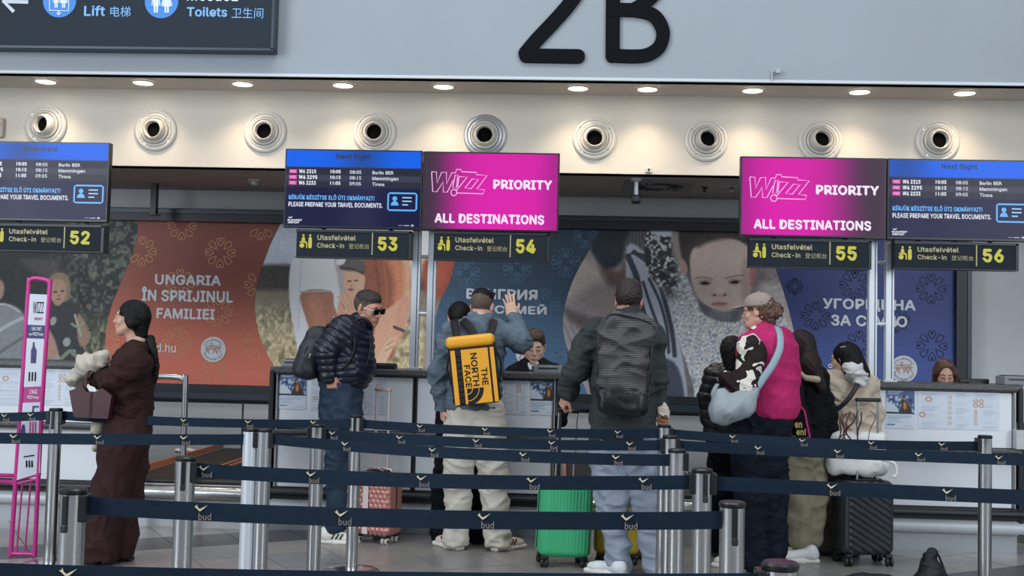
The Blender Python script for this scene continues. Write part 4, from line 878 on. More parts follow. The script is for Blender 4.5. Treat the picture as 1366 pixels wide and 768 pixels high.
def checkin_sign(xl, yt, xr, yb, num, label):
    Y = YT+0.0; a = at(xl, yt, Y); b = at(xl, yb, Y); c = at(xr, yt+(xr-xl)*.0175, Y); x0, x1, z0, z1 = a[0], c[0], b[2], a[2]-.014
    t = thing('check_in_sign', label, 'sign', ((x0+x1)/2, Y+.05, z0), 'check-in number signs'); w_ = x1-x0; h_ = z1-z0; X = lambda u: x0+u*w_; Z = lambda v: z1-v*h_
    add('sign_box', box((x0, Y, z0), (x1, Y+0.1, z1), 0.003), m_sg, t); add('frame', J(box((x0-.004, Y-.006, z1-.012), (x1+.012, Y+.1, z1+.006)), box((x1-.006, Y-.006, z0), (x1+.014, Y+.1, z1)), box((x0-.006, Y-.004, z0-.006), (x1+.014, Y+.1, z0+.001))), m_dark, t)
    add('hanger', J(box((X(.2), Y+.075, z1), (X(.2)+.03, Y+.095, z1+.06)), box((X(.8), Y+.075, z1), (X(.8)+.03, Y+.095, z1+.06))), m_dark, t)
    L = lambda s, u0, u1, v0, v1, m, b_=.02: add('lettering', text_in(s, X(u0), X(u1), Z(v1), Z(v0), Y-.003, b_), m, t)
    L('Utasfelvétel', .185, .525, .17, .37, m_cream, .025); L('Check-in', .185, .425, .47, .66, m_cream); L('登记柜台', .465, .645, .48, .67, m_cream, 0); L(num, .72, .895, .2, .73, m_yel, .035)
    add('divider', box((X(.667), Y-.004, Z(.88)), (X(.676), Y-.001, Z(.04))), m_cream, t)
    d = lambda u, v, r_: lathe([(0, 0), (r_, 0), (r_, -.001)], (X(u), Y-.003, Z(v)), (0, -1, 0), 14, cap=False)
    add('pictogram', J(d(.062, .2, .008), prism([(X(.045), Z(.42)), (X(.052), Z(.26)), (X(.072), Z(.26)), (X(.079), Z(.42))], Y-.003, Y-.001), prism([(X(.03), Z(.43)), (X(.09), Z(.43)), (X(.097), Z(.48)), (X(.097), Z(.68)), (X(.089), Z(.68)), (X(.086), Z(.49)), (X(.03), Z(.47))], Y-.0032, Y-.001), d(.05, .58, .018)), m_yel, t)
    add('pictogram', J(d(.122, .2, .008), prism([(X(.107), Z(.6)), (X(.108), Z(.32)), (X(.114), Z(.26)), (X(.13), Z(.26)), (X(.137), Z(.32)), (X(.138), Z(.6)), (X(.133), Z(.68)), (X(.111), Z(.68))], Y-.003, Y-.001)), m_yel, t)
for a in ((-15, 296, 137, 333, '52', 'dark sign with yellow 52 at the left edge'), (396, 304, 547, 342, '53', 'dark sign with yellow 53 under the blue flight screen'), (580, 307, 731, 345.5, '54', 'dark sign with yellow 54 under the pink priority screen'),
          (1000, 316, 1160, 355, '55', 'dark sign with yellow 55 under the right pink screen'), (1194, 320, 1356, 357, '56', 'dark sign with yellow 56 at the right')): checkin_sign(*a)
YM = 8.56
for (xa, xb, rungs, label) in ((554.5, 575.5, (342, 418), 'white twin post mast left of the man with yellow backpack'), (1163.5, 1186, (350, 432), 'white twin post mast before the dark blue poster panel'), (-62, -40, (335, 410), 'white twin post mast outside the left edge')):
    A, B = at(xa, 400, YM)[0], at(xb, 400, YM)[0]; t = thing('screen_mast', label, 'mast', ((A+B)/2, YM, ZT))
    for x in (A, B):
        add('post', box((x-.031, YM-.03, ZT), (x+.031, YM+.03, 2.84), 0.004), m_alu, t); add('post_groove', box((x+.010, YM-.032, ZT+.02), (x+.016, YM-.029, 2.8)), m_dark2, t)
        add('post_foot', box((x-.05, YM-.05, ZT), (x+.05, YM+.05, ZT+.012)), m_steelh, t)
    for ry in rungs: z = at(xa, ry, YM)[2]; add('rung', cyl((A, YM, z), (B, YM, z), 0.014, n=12), m_alu, t, smooth=40)
    for z in (2.4, 2.75): add('crossbar', box((A-.9, YM-.12, z), (B+.9, YM-.08, z+.05)), m_dark, t)

# ================================================================== QUEUE BARRIERS
m_post = mat('stanchion_steel', '#c4c6c8', 0.2, 1.0, var=0.05, vscale=4, bump=0.015, bscale=260, stretch=(1, 1, .02)); m_cap = mat('stanchion_cap_black', '#15181c', 0.28)
m_strap = mat('navy_belt_webbing', '#182736', 0.75, var=0.08, vscale=30, bump=0.08, bscale=500); m_logo = mat('belt_logo_cream', '#d8c9a8', .6); m_logo2 = mat('belt_word_grey', '#8d8178', .6)
ZPT = 0.955
def stanchion(px, py, label, sides, slots=(), r=0.038):
    p = onz(px, py, 0.97); x, y = p[0], p[1]; t = thing('stanchion', label, 'barrier post', (x, y, 0), 'steel queue barrier posts')
    add('base', lathe([(0.0, 0.022), (0.06, 0.022), (0.16, 0.014), (0.175, 0.004), (0.175, 0)], (x, y, 0), (0, 0, 1), 40, cap=False), m_post, t, smooth=30)
    add('post', lathe([(r, 0.015), (r, ZPT)], (x, y, 0), (0, 0, 1), 32, cap=False), m_post, t, smooth=60)
    add('top_cap', lathe([(r, ZPT-.004), (r+.003, ZPT), (r+.003, ZPT+.009), (r-.002, ZPT+.014), (0, ZPT+.015)], (x, y, 0), (0, 0, 1), 32, cap=False), m_cap, t, smooth=40)
    for s_ in sides:
        add('belt_cassette', box((x+s_*(r-.01), y-.028, ZPT-.085), (x+s_*(r+.016), y+.028, ZPT-.003), 0.005), m_cap, t)
    for ang in slots:
        a = math.radians(ang); dx, dy = math.sin(a), -math.cos(a); c = np.array([x+dx*r*.97, y+dy*r*.97, ZPT-.05]); add('belt_slot', cbox(c, (.019, .014, .096), .004, rot('Z', ang)), m_cap, t); add('slot_button', cbox(c+[dx*.004, dy*.004, -.052], (.02, .014, .024), .004, rot('Z', ang)), m_dark, t)
    return np.array([x, y])
S = {}
S['P12'] = stanchion(75, 544, 'steel barrier post beside the pink frame stand', (-1, 1), (0,)); S['P9'] = stanchion(475, 553, 'steel barrier post in front of the rose gold suitcase', (1,), (0,))
S['P10'] = stanchion(886, 566, 'farthest of three clustered steel posts beside the light blue jeans', (1,)); S['P11'] = stanchion(1314, 580, 'steel barrier post standing alone at the right', (-1,))
S['P8'] = stanchion(424, 565, 'steel barrier post below the man in navy puffer, left of the rose suitcase post', (-1, 1)); S['P7'] = stanchion(894, 580, 'middle one of three clustered steel posts beside the light blue jeans', (-1, 1))
S['P5'] = stanchion(353, 571, 'doubled steel barrier post, two tubes side by side, below the left counter edge', (-1, 1))
t_ = [o for o in bpy.data.objects if o.name.startswith('stanchion') and o.parent is None][-1]; t_ = next(o for o in ORG if o.get('label', '').startswith('doubled')); q_ = onz(336, 570, .97)
add('post', lathe([(.038, 0.023), (.038, ZPT)], (q_[0], q_[1]-.02, 0), (0, 0, 1), 32, cap=False), m_alu, t_, smooth=60); add('top_cap', lathe([(.038, ZPT-.004), (.041, ZPT), (.041, ZPT+.009), (.036, ZPT+.014), (0, ZPT+.015)], (q_[0], q_[1]-.02, 0), (0, 0, 1), 32, cap=False), m_cap, t_, smooth=40)  # a separate neighbouring post, joined here as a part
S['P6'] = stanchion(903, 598, 'nearest of three clustered steel posts beside the light blue jeans', (1,)); S['P3'] = stanchion(248, 608, 'steel barrier post with black slot right of the woman in brown', (1,), (8,))
S['P4'] = stanchion(937, 624, 'steel barrier post with black slot in front of the woman in pink', (-1, 1), (12,)); S['P1'] = stanchion(98, 650, 'big near steel barrier post with black slot at the left', (1,), (-8,))
S['P2'] = stanchion(977, 668, 'near steel barrier post with black slot facing the camera', (), (4,)); S['P13'] = stanchion(1041, 748, 'nearest barrier post, only its black and mauve top in frame', (-1,))
ends = {'J0': (-2.2-2.2, 6.9), 'D0': (-4.0, 5.35), 'K0': (-2.6, 2.43), 'C1': (4.2, 4.25), 'E1': (4.3, 5.9)}
def endp(k):
    return np.array(ends[k]) if k in ends else S[k]
def bird(x, z, s, y):
    pts = [(-.62, .20), (-.44, .22), (-.40, .40), (-.26, .10), (-.08, -.04), (.66, .34), (.10, -.16), (-.10, -.26), (-.30, -.06)]
    return [(x+a*s, z+b*s) for a, b in pts]
def belt(a, b, za, zb, label, logos_px, rowpx, sag=0.02, hw=0.0275):
    A, B = endp(a), endp(b); n = 15; u = np.linspace(0, 1, n); X = A[0]+(B[0]-A[0])*u; Y = A[1]+(B[1]-A[1])*u; Z = za+(zb-za)*u-4*sag*u*(1-u)
    # belts start at the cassettes
    d = (B-A)/np.linalg.norm(B-A); tt = np.linalg.norm(B-A); 
    if a in S: X[0] += d[0]*.045; Y[0] += d[1]*.045
    if b in S: X[-1] -= d[0]*.03; Y[-1] -= d[1]*.03
    nrm = np.array([d[1], -d[0]]); nrm = nrm*(1 if nrm[1] < 0 else -1); V, Fc = [], []
    for i in range(n):
        tw = 0.004*math.sin(u[i]*7+A[0]*3)
        for s_, k in ((-1, 1), (-1, -1), (1, -1), (1, 1)): V.append((X[i]+nrm[0]*(.0012*k+tw*s_), Y[i]+nrm[1]*(.0012*k+tw*s_), Z[i]+s_*hw))
    for i in range(n-1):
        for k in range(4): Fc.append((i*4+k, i*4+(k+1) % 4, i*4+4+(k+1) % 4, i*4+4+k))
    Fc += [(0, 3, 2, 1), ((n-1)*4, (n-1)*4+1, (n-1)*4+2, (n-1)*4+3)]
    root = thing('barrier_belt', label, 'barrier belt', ((A[0]+B[0])/2, (A[1]+B[1])/2, (za+zb)/2-sag), 'navy queue barrier belts')
    add('strap', (np.array(V), Fc), m_strap, root)
    for px in logos_px:
        # intersect the sight line of that column with the belt's vertical plane
        py = rowpx; dd = ray(px, py); M2 = np.array([[dd[0], -d[0]], [dd[1], -d[1]]]); sol = np.linalg.solve(M2, A); L = sol[1]; uu = L/tt
        if not (0.02 < uu < .98): continue
        zc = za+(zb-za)*uu-4*sag*uu*(1-uu); tw = .005
        def place(P2, off):
            return np.array([[A[0]+d[0]*(L+q[0])+nrm[0]*off, A[1]+d[1]*(L+q[0])+nrm[1]*off, zc+q[1]] for q in P2])
        bp = bird(0, .010, .032, 0); VV = np.array([(q[0], 0, q[1]) for q in bp]); add('logo_bird', (place(bp, .0065), [tuple(range(len(bp)))]), m_logo, root)
        tv_, tf_ = text_in('bud', -.006, .032, -.024, -.003, 0, .0); add('lettering', (place(tv_[:, [0, 2]], .0065), tf_), m_logo2, root)
belt('J0', 'P12', .905, .925, 'navy barrier belt from the left edge to the post by the pink frame', [6, 41], 560)
belt('P12', 'P9', .925, .915, 'farthest navy belt crossing behind the left posts, in front of the woman in brown', [158, 245, 331, 418], 563)
belt('P9', 'P10', .915, .915, 'farthest middle navy belt, uppermost of the stack across the cream trousers', [560, 647, 734, 824], 573)
belt('P10', 'P11', .917, .905, 'farthest right navy belt ending at the lone right post', [977, 1070, 1162, 1256], 585)
belt('P8', 'P7', .915, .915, 'second navy belt of the stack across the cream trousers', [435+8, 533, 635, 736, 840], 588)
belt('P7', 'E1', .915, .918, 'second right navy belt running out at the right edge', [905+6, 1011, 1117, 1225, 1332], 604)
belt('D0', 'P5', .915, .912, 'navy belt from the left edge to the doubled post', [18, 130, 245], 590, .012)
belt('P5', 'P6', .917, .915, 'third navy belt of the stack across the cream trousers', [460, 577, 698, 822], 608, .022)
belt('P3', 'P4', .917, .915, 'fourth navy belt of the stack, ending at the post before the woman in pink', [268+4, 415, 562, 709, 858], 635)
belt('P4', 'C1', .913, .910, 'third right navy belt across the black suitcase', [957+4, 1109, 1263], 655, .012)
belt('P1', 'P2', .918, .912, 'near wide navy belt, lowest of the stack across the legs', [268, 455, 645, 836], 690, .018)
belt('K0', 'P13', .918, .915, 'nearest navy belt along the bottom edge of the photo', [92], 760, .025)

# ================================================================== PINK CABIN BAG FRAME STAND
m_mag = mat('magenta_enamel', '#c02f86', 0.3); m_lav = mat('sign_plate_white', '#c6cbd8', .5); m_navy = mat('sign_navy', '#2a2c62', .5); m_magp = mat('sign_magenta_print', '#a8317c', .5)
YZ = 7.15
def zp(px, py, dy=0): return at(px, py, YZ+dy)
t = thing('bag_size_stand', 'magenta tubular bag size stand with printed plates at the left', 'display stand', (zp(33, 700)[0], YZ, 0))
L0, L1 = zp(14, 742), zp(38, 385); L0[2] = 0.0; R0, R1 = zp(46, 742), zp(66, 387); R0[2] = 0.0
top = [L0, zp(28, 540), L1, zp(40, 375), zp(46, 371), zp(60, 373), zp(66, 377), R1, zp(56, 540), R0]
add('hoop_frame', tube(catmull(top, 5), 0.0145, 12), m_mag, t, smooth=60)
for i, xx in enumerate((24, 35)): b = zp(xx-2, 742); b[2] = 0.03; add('lower_bar', tube([b, zp(xx+6, 643)], 0.006, 8), m_mag, t, smooth=60)
add('cross_bar', tube([zp(18, 640), zp(54, 632)], 0.011, 10), m_mag, t, smooth=60); add('cross_bar', tube([zp(16, 646), zp(53, 638)], 0.008, 10), m_mag, t, smooth=60)
for dy, y_ in ((0, 643), (-.14, 634)): add('side_rail', tube([zp(18, y_, 0), zp(-60, y_-2, dy-.1)], 0.013, 10), m_mag, t, smooth=60)
a = zp(-60, 642, -.1); add('rear_leg', tube([a, (a[0], a[1], 0)], .0145, 10), m_mag, t, smooth=60)
b = zp(14, 742); add('foot_rail', tube([(b[0], YZ, .015), (R0[0], YZ, .015)], .012, 8), m_mag, t, smooth=60)
def plate(pts, m, dy=-0.012, name='plate', th=.006):
    P = [zp(*q) for q in pts]; V = [(p[0], YZ+dy, p[2]) for p in P]+[(p[0], YZ+dy+th, p[2]) for p in P]; n = len(P)
    Fc = [tuple(range(n))[::-1], tuple(range(n, 2*n))]+[(i, (i+1) % n, n+(i+1) % n, n+i) for i in range(n)]; add(name, (np.array(V), Fc), m, t)
plate([(41, 392), (65, 393), (63, 434), (38, 433)], m_lav); plate([(38, 433), (63, 434), (61.5, 452), (37, 451)], m_navy, name='printed_band'); plate([(37, 451), (61.5, 452), (58, 515), (33, 516)], m_lav); plate([(33, 516), (58, 515), (57, 536), (31.5, 537)], m_magp, name='printed_band'); plate([(31.5, 537), (57, 536), (54, 630), (23.5, 640)], m_lav)
def zt(s, pl, pr, h, m, bold=.02): add('lettering', text_px(s, pl, pr, h, YZ-.012, bold, .003), m, t)
zt('WIZZ', (44, 417), (58, 418), 15, m_letter, 0); zt('PRIORITY', (46, 426.5), (57, 427), 3.5, m_magp, .03); zt('1 BAG ONLY', (42, 440.5), (56, 441), 5, m_wlet); zt('non WIZZ Priority', (39, 448.5), (58, 449), 5.5, m_wlet)
zt('2 BAGS', (39.5, 525), (50, 525), 5.5, m_wlet); zt('WIZZ Priority', (36, 533), (52, 533), 5.5, m_wlet)
plate([(45.5, 456), (47, 456), (47.5, 462), (50, 467), (49, 484), (42.5, 484), (43, 467), (45, 462)], m_navy, -.016, 'pictogram', .003)
for i in range(3): plate([(40+i*4, 496), (41.5+i*4, 496), (41+i*4, 508), (39.5+i*4, 508)], m_letter, -.016, 'pictogram', .003)
plate([(45, 541), (53, 541), (52.8, 543), (46.6, 543), (46, 553), (44, 553)], m_navy, -.016, 'pictogram', .003); plate([(29, 574), (31, 566), (34, 566), (35, 574), (34, 588), (29, 588)], m_navy, -.016, 'pictogram', .003)
for i in range(3): plate([(41+i*3.5, 562), (42.5+i*3.5, 562), (42+i*3.5, 582), (40.5+i*3.5, 582)], m_magp, -.016, 'pictogram', .003)
plate([(33, 608), (47, 606), (47, 607.5), (33, 609.5)], m_letter, -.016, 'printed_line', .003)
for i in range(3): plate([(36+i*3.6, 614), (37.4+i*3.6, 613.5), (38+i*3.6, 622), (36+i*3.6, 623)], m_letter, -.016, 'pictogram', .003)

# ================================================================== SUITCASES
def wheel(c, r, parent, m, hub=None, d=(1, 0, 0), name='wheel'):
    d = np.asarray(d, float); w_ = add(name, lathe([(0.0, -.012), (r*.6, -.012), (r, -.008), (r, .008), (r*.6, .012), (0, .012)], c, d, 20, cap=False), m, parent, smooth=40)
    if hub: add('hub', lathe([(0.0, -.0135), (r*.55, -.0135), (r*.55, .0135), (0, .0135)], c, d, 14, cap=False), hub, w_)
def suitcase(name_label, c, w_, h_, dp, yaw, shell, wheelm, hub=None, kind='v', handle=None, tilt=0.0, hm=None, wr=.025):
    """c = ground point under the centre; local x width, y depth, z up"""
    R_ = rot('Z', yaw)@rot('Y', tilt); cc = np.array([c[0], c[1], 0.0]); z0 = wr*2+.012
    t = thing('suitcase', name_label, 'suitcase', cc)
    W = lambda vf: (np.asarray(vf[0])@R_.T+cc, vf[1])
    def shell_mesh():
        vf = sdf([pbox((0, 0, z0+h_/2), (w_/2, dp/2, h_/2), min(w_, dp)*.2)], 0.006, .01, pad=.03)
        V, Fc = vf; N = vnormals(V, Fc); m_ = np.ones(len(V)); d = np.zeros(len(V)); side = np.abs(N[:, 2]) < .5
        if kind == 'v': ph = np.where(np.abs(N[:, 1]) > .5, V[:, 0], V[:, 1]); d = side*np.clip(np.abs(np.sin(ph*math.pi/.022))-.45, 0, .4)*.010
        if kind == 'd': ph = V[:, 0]*.62+V[:, 2]; e = ((np.abs(V[:, 0]) < w_*.40))*(np.abs(N[:, 1]) > .5); d = e*np.clip(np.sin(ph*2*math.pi/.045), -.2, .8)*.009
        if kind == 't':
            a = .033; f1 = np.abs(((V[:, 2]/a) % 1)-.5); f2 = np.abs((((V[:, 0]*.866+V[:, 2]*.5)/a) % 1)-.5); f3 = np.abs((((V[:, 0]*.866-V[:, 2]*.5)/a) % 1)-.5)
            d = (np.abs(N[:, 1]) > .5)*(np.abs(V[:, 0]) > .0)*np.minimum(np.minimum(f1, f2), f3)*.022
            sd = (np.abs(N[:, 0]) > .5); d = d+sd*np.abs(np.sin(V[:, 1]*math.pi/.03))*.005
        s_ = np.sign(np.einsum('ij,ij->i', N, V-V.mean(0)).mean()); return V+N*s_*d[:, None], Fc
    sm = shell_mesh(); add('shell', W(sm), shell, t, smooth=True)
    add('zip_seam', W(J(tube([(x*(w_/2+.003), .0+0.0, z) for x, z in ((-1, z0+.05), (-1, z0+h_-.05))], .006, 6), tube([(x*(w_/2+.003), 0, z) for x, z in ((1, z0+.05), (1, z0+h_-.05))], .006, 6), tube([(-w_/2+.05, 0, z0+h_+.002), (w_/2-.05, 0, z0+h_+.002)], .006, 6))), m_black, t)
    for sx in (-1, 1):
        for sy in (-1, 1):
            x, y = sx*(w_/2-.04), sy*(dp/2-.035)
            cst = add('caster', W(J(cbox((x, y, z0-.004), (.05, .05, .03), .008), cyl((x, y, z0-.01), (x, y+.0, wr*1.5), .012, n=10))), m_black, t)
            q = np.array([x+sx*.004, y-.01, wr]); wd = R_@np.array([1, .25*sy, 0]); wheel((R_@(q-[.013, 0, 0]))+cc, wr, cst, wheelm, hub, wd); wheel((R_@(q+[.017, 0, 0]))+cc, wr, cst, wheelm, hub, wd)
    add('top_grip', W(tube(catmull([(-.09, .02, z0+h_), (-.08, .02, z0+h_+.02), (.08, .02, z0+h_+.02), (.09, .02, z0+h_)], 4), .008, 8)), m_black if hm is None else hm, t, smooth=50)
    if handle:
        hz, hy, hw_ = handle; pm = m_steel if hm is None else hm
        for sx in (-1, 1): add('handle_tube', W(cyl((sx*hw_/2, hy, z0+h_-.03), (sx*hw_/2, hy, hz), .0085, n=10)), pm, t, smooth=40)
        add('pull_handle', W(cbox((0, hy, hz), (hw_+.035, .03, .026), .009)), m_black if hm is None else hm, t); add('handle_plate', W(cbox((0, hy, z0+h_+.004), (hw_+.05, .05, .012), .004)), m_black, t)
    return t, W, z0
rubber = mat('wheel_rubber_black', '#15161a', .5)
c = onz(749, 757); suitcase('green ribbed hard shell suitcase beside the man with the mesh backpack', (c[0], c[1]+.1), .335, .475, .23, 10, mat('green_polycarbonate', '#3fae78', .35), rubber, kind='v', handle=(1.0, .07, .12), tilt=2)
c = onz(823, 752); suitcase('yellow hard shell suitcase behind the man in light blue jeans', (c[0], 7.62), .29, .475, .22, -6, mat('yellow_polycarbonate', '#b09a22', .38), rubber, kind='v', handle=None)
c = onz(514, 716); rs = suitcase('rose gold suitcase with triangle relief and a white luggage strip', (c[0]-.03, 8.09), .30, .44, .2, -22, mat('rose_gold_shell', '#b88078', .3, .35), mat('wheel_pale', '#b9b3b0', .4), m_dark2, kind='t', handle=(1.085, .03, .105), hm=mat('rose_handle', '#c5b3ad', .35, .5), wr=.023)
tw = rs[1]; add('luggage_strip', tw(cbox((-.035, -.112, rs[2]+.22), (.045, .004, .42), .001)), mat('white_adhesive_strip', '#cfc4c2', .5), rs[0])
add('luggage_tag', tw(J(tube(catmull([(-.02, .02, rs[2]+.46), (0, -.04, rs[2]+.475), (.05, -.02, rs[2]+.45)], 4), .004, 6), cbox((.0, -.02, rs[2]+.468), (.07, .03, .008), .003))), mat('grey_tag', '#9a938e', .6), rs[0])
c = onz(1151, 752); bs = suitcase('black ribbed suitcase with diagonal grooves at the right', (c[0], 7.86), .36, .50, .25, 10, mat('black_polycarbonate', '#23272d', .33), rubber, kind='d', handle=(1.115, -.07, .145), wr=.03)
# white tote strapped on the black suitcase
P = [at(1112, 640, 7.7), at(1118, 600, 7.7), at(1180, 600, 7.7), at(1190, 640, 7.7)]; xc = (P[0][0]+P[3][0])/2; z0 = bs[2]+.50+.03
vf = sdf([pbox((xc-.01, 7.85, z0+.145), (.20, .08, .145), .05), pell((xc+.1, 7.84, z0+.07), (.1, .09, .07)), pell((xc-.12, 7.86, z0+.15), (.08, .07, .1))], .007, .05); vf = crumple(vf, .0035, .7, 5, (.6, .2, .5))
t = thing('tote_bag', 'white soft tote bag lying on top of the black suitcase', 'bag', (xc, 7.78, z0)); add('bag_body', vf, mat('white_soft_leather', '#d9d9d6', .5), t, smooth=True)
add('handle_loop', tube(catmull([(xc+.12, 7.68, z0+.12), (xc+.2, 7.67, z0+.1), (xc+.215, 7.67, z0+.03), (xc+.19, 7.67, z0+.01)], 5), .01, 8), mat('white_soft_leather', '#d9d9d6', .5), t, smooth=True)
# cords on the pull handle
t = thing('cord_bundle', 'dark red knotted bag cords hanging on the black suitcase pull handle', 'cord', at(1140, 552, 7.72)); r_ = np.random.RandomState(4)
for i in range(6):
    x0 = 1118+i*5; pts = [at(x0+6, 548+r_.rand()*4, 7.70), at(x0-2+r_.rand()*8, 562, 7.67), at(x0-10+r_.rand()*14, 576, 7.69), at(x0-12+r_.rand()*16, 592, 7.71)]; add('cord', tube(catmull(pts, 5), .005, 6), mat('dark_red_cord', '#4a2528', .7), t, smooth=True)
add('ribbon', tube(catmull([at(1160, 548, 7.7), at(1168, 556, 7.7), at(1160, 575, 7.7), at(1158, 596, 7.7)], 5), .007, 6, flat=.3), m_black, t, smooth=True)
# black items on the floor bottom right
p = onz(1244, 768); p[1] = 7.05; t = thing('fallen_backpack', 'small black bag with loop slumped on the floor at bottom right', 'bag', (p[0], 7.05, 0))
zq = lambda px, py: at(px, py, 7.05)
vf = sdf([pcap(zq(1240, 755), zq(1243, 778), .06, .11), pcap(zq(1242, 740), zq(1243, 752), .045, .05)], .006, .04); add('bag_body', crumple(vf, .006, 1, 8), mat('black_nylon', '#12141a', .6), t, smooth=True)
add('strap', tube(catmull([zq(1236, 738), zq(1246, 733), zq(1254, 745), zq(1262, 768), zq(1266, 790)], 5), .014, 8, flat=.4), mat('black_nylon', '#12141a', .6), t, smooth=True)
p = onz(1150, 766); t = thing('black_bag_flat', 'flat black folded bag lying on the floor before the black suitcase', 'bag', (p[0], 7.16, 0)); t.name = 'folded_bag'
vf = sdf([pcap((p[0]-.16, 7.17, .02), (p[0]+.24, 7.05, .02), .03, .04), pell((p[0]-.02, 7.14, .04), (.09, .05, .03)), pell((p[0]-.12, 7.15, .03), (.05, .05, .03))], .006, .03); add('bag_body', crumple(vf, .005, 1, 9), mat('black_nylon', '#12141a', .6), t, smooth=True)
add('strap', tube(catmull([(p[0]-.18, 7.1, .02), (p[0]-.1, 7.02, .03), (p[0]+.02, 7.04, .05)], 5), .01, 6), mat('black_nylon', '#12141a', .6), t, smooth=True)
# patterned dark red bag behind the jeans
p = onz(866, 757); t = thing('patterned_bag', 'dark red patterned bag standing behind the light blue jeans', 'bag', (p[0]-.02, 7.72, 0)); vf = sdf([pbox((p[0]-.04, 7.8, .15), (.1, .08, .15), .04)], .007)
add('bag_body', crumple(vf, .004, 1, 2), mat('dark_red_pattern', '#5a2630', .6, var=.6, vscale=30), t, smooth=True); add('handle', tube(catmull([(p[0]-.09, 7.75, .29), (p[0]-.06, 7.75, .38), (p[0]-.01, 7.75, .29)], 5), .009, 8), m_black, t, smooth=True)
# ================================================================== PEOPLE
def skinm(n, c): return mat('skin_'+n, c, 0.5, var=0.06, vscale=18)
_HD = {}
def head_mesh(fem):
    if fem in _HD: return _HD[fem]
    j = 0.9 if fem else 1.0
    p = [pell((0, -.014, .030), (.076, .096, .088)), (*pell((0, .030, -.028), (.060*j, .062, .086)), .03), (*pell((0, .048, -.078), (.043*j, .038, .034)), .03), (*pell((0, .078, -.098), (.019*j, .016, .015)), .02),
         (*pcap((-.052, .0, -.055), (-.030, .055, -.088), .020, .018), .025), (*pcap((.052, .0, -.055), (.030, .055, -.088), .020, .018), .025),
         (*pell((-.038, .058, -.026), (.024, .022, .024)), .02), (*pell((.038, .058, -.026), (.024, .022, .024)), .02),
         (*pcap((-.036, .076, .028), (.036, .076, .028), .012), .015),
         (*pcap((0, .090, .010), (0, .108, -.026), .0075, .0105), .012), (*pell((-.011, .099, -.031), (.0085, .011, .0075)), .005), (*pell((.011, .099, -.031), (.0085, .011, .0075)), .005),
         (*pcap((-.020, .082, -.056), (.020, .082, -.056), .012), .012), (*pell((0, .093, -.059), (.020, .008, .006)), .005), (*pell((0, .092, -.069), (.017, .008, .006)), .005),
         (*pcap((0, -.018, -.06), (0, -.040, -.19), .052*(.86 if fem else 1.05), .056*(.88 if fem else 1.1)), .03)]
    for s_ in (-1, 1):
        Re = rot('Z', -s_*20)@rot('X', -10)
        p += [(*pell((s_*.078, -.010, .0), (.008, .019, .031), Re), .006), (*pell((s_*.074, .0, -.026), (.006, .010, .011)), .006)]
    sub = [(*pell((-.031, .103, .006), (.019, .014, .013)), .008), (*pell((.031, .103, .006), (.019, .014, .013)), .008), (*pcap((-.019, .103, -.064), (.019, .103, -.064), .0035), .003)]
    for s_ in (-1, 1): sub.append((*pell((s_*.089, -.004, .003), (.006, .010, .018)), .004))
    _HD[fem] = sdf(p, 0.0032, .02, sub); return _HD[fem]
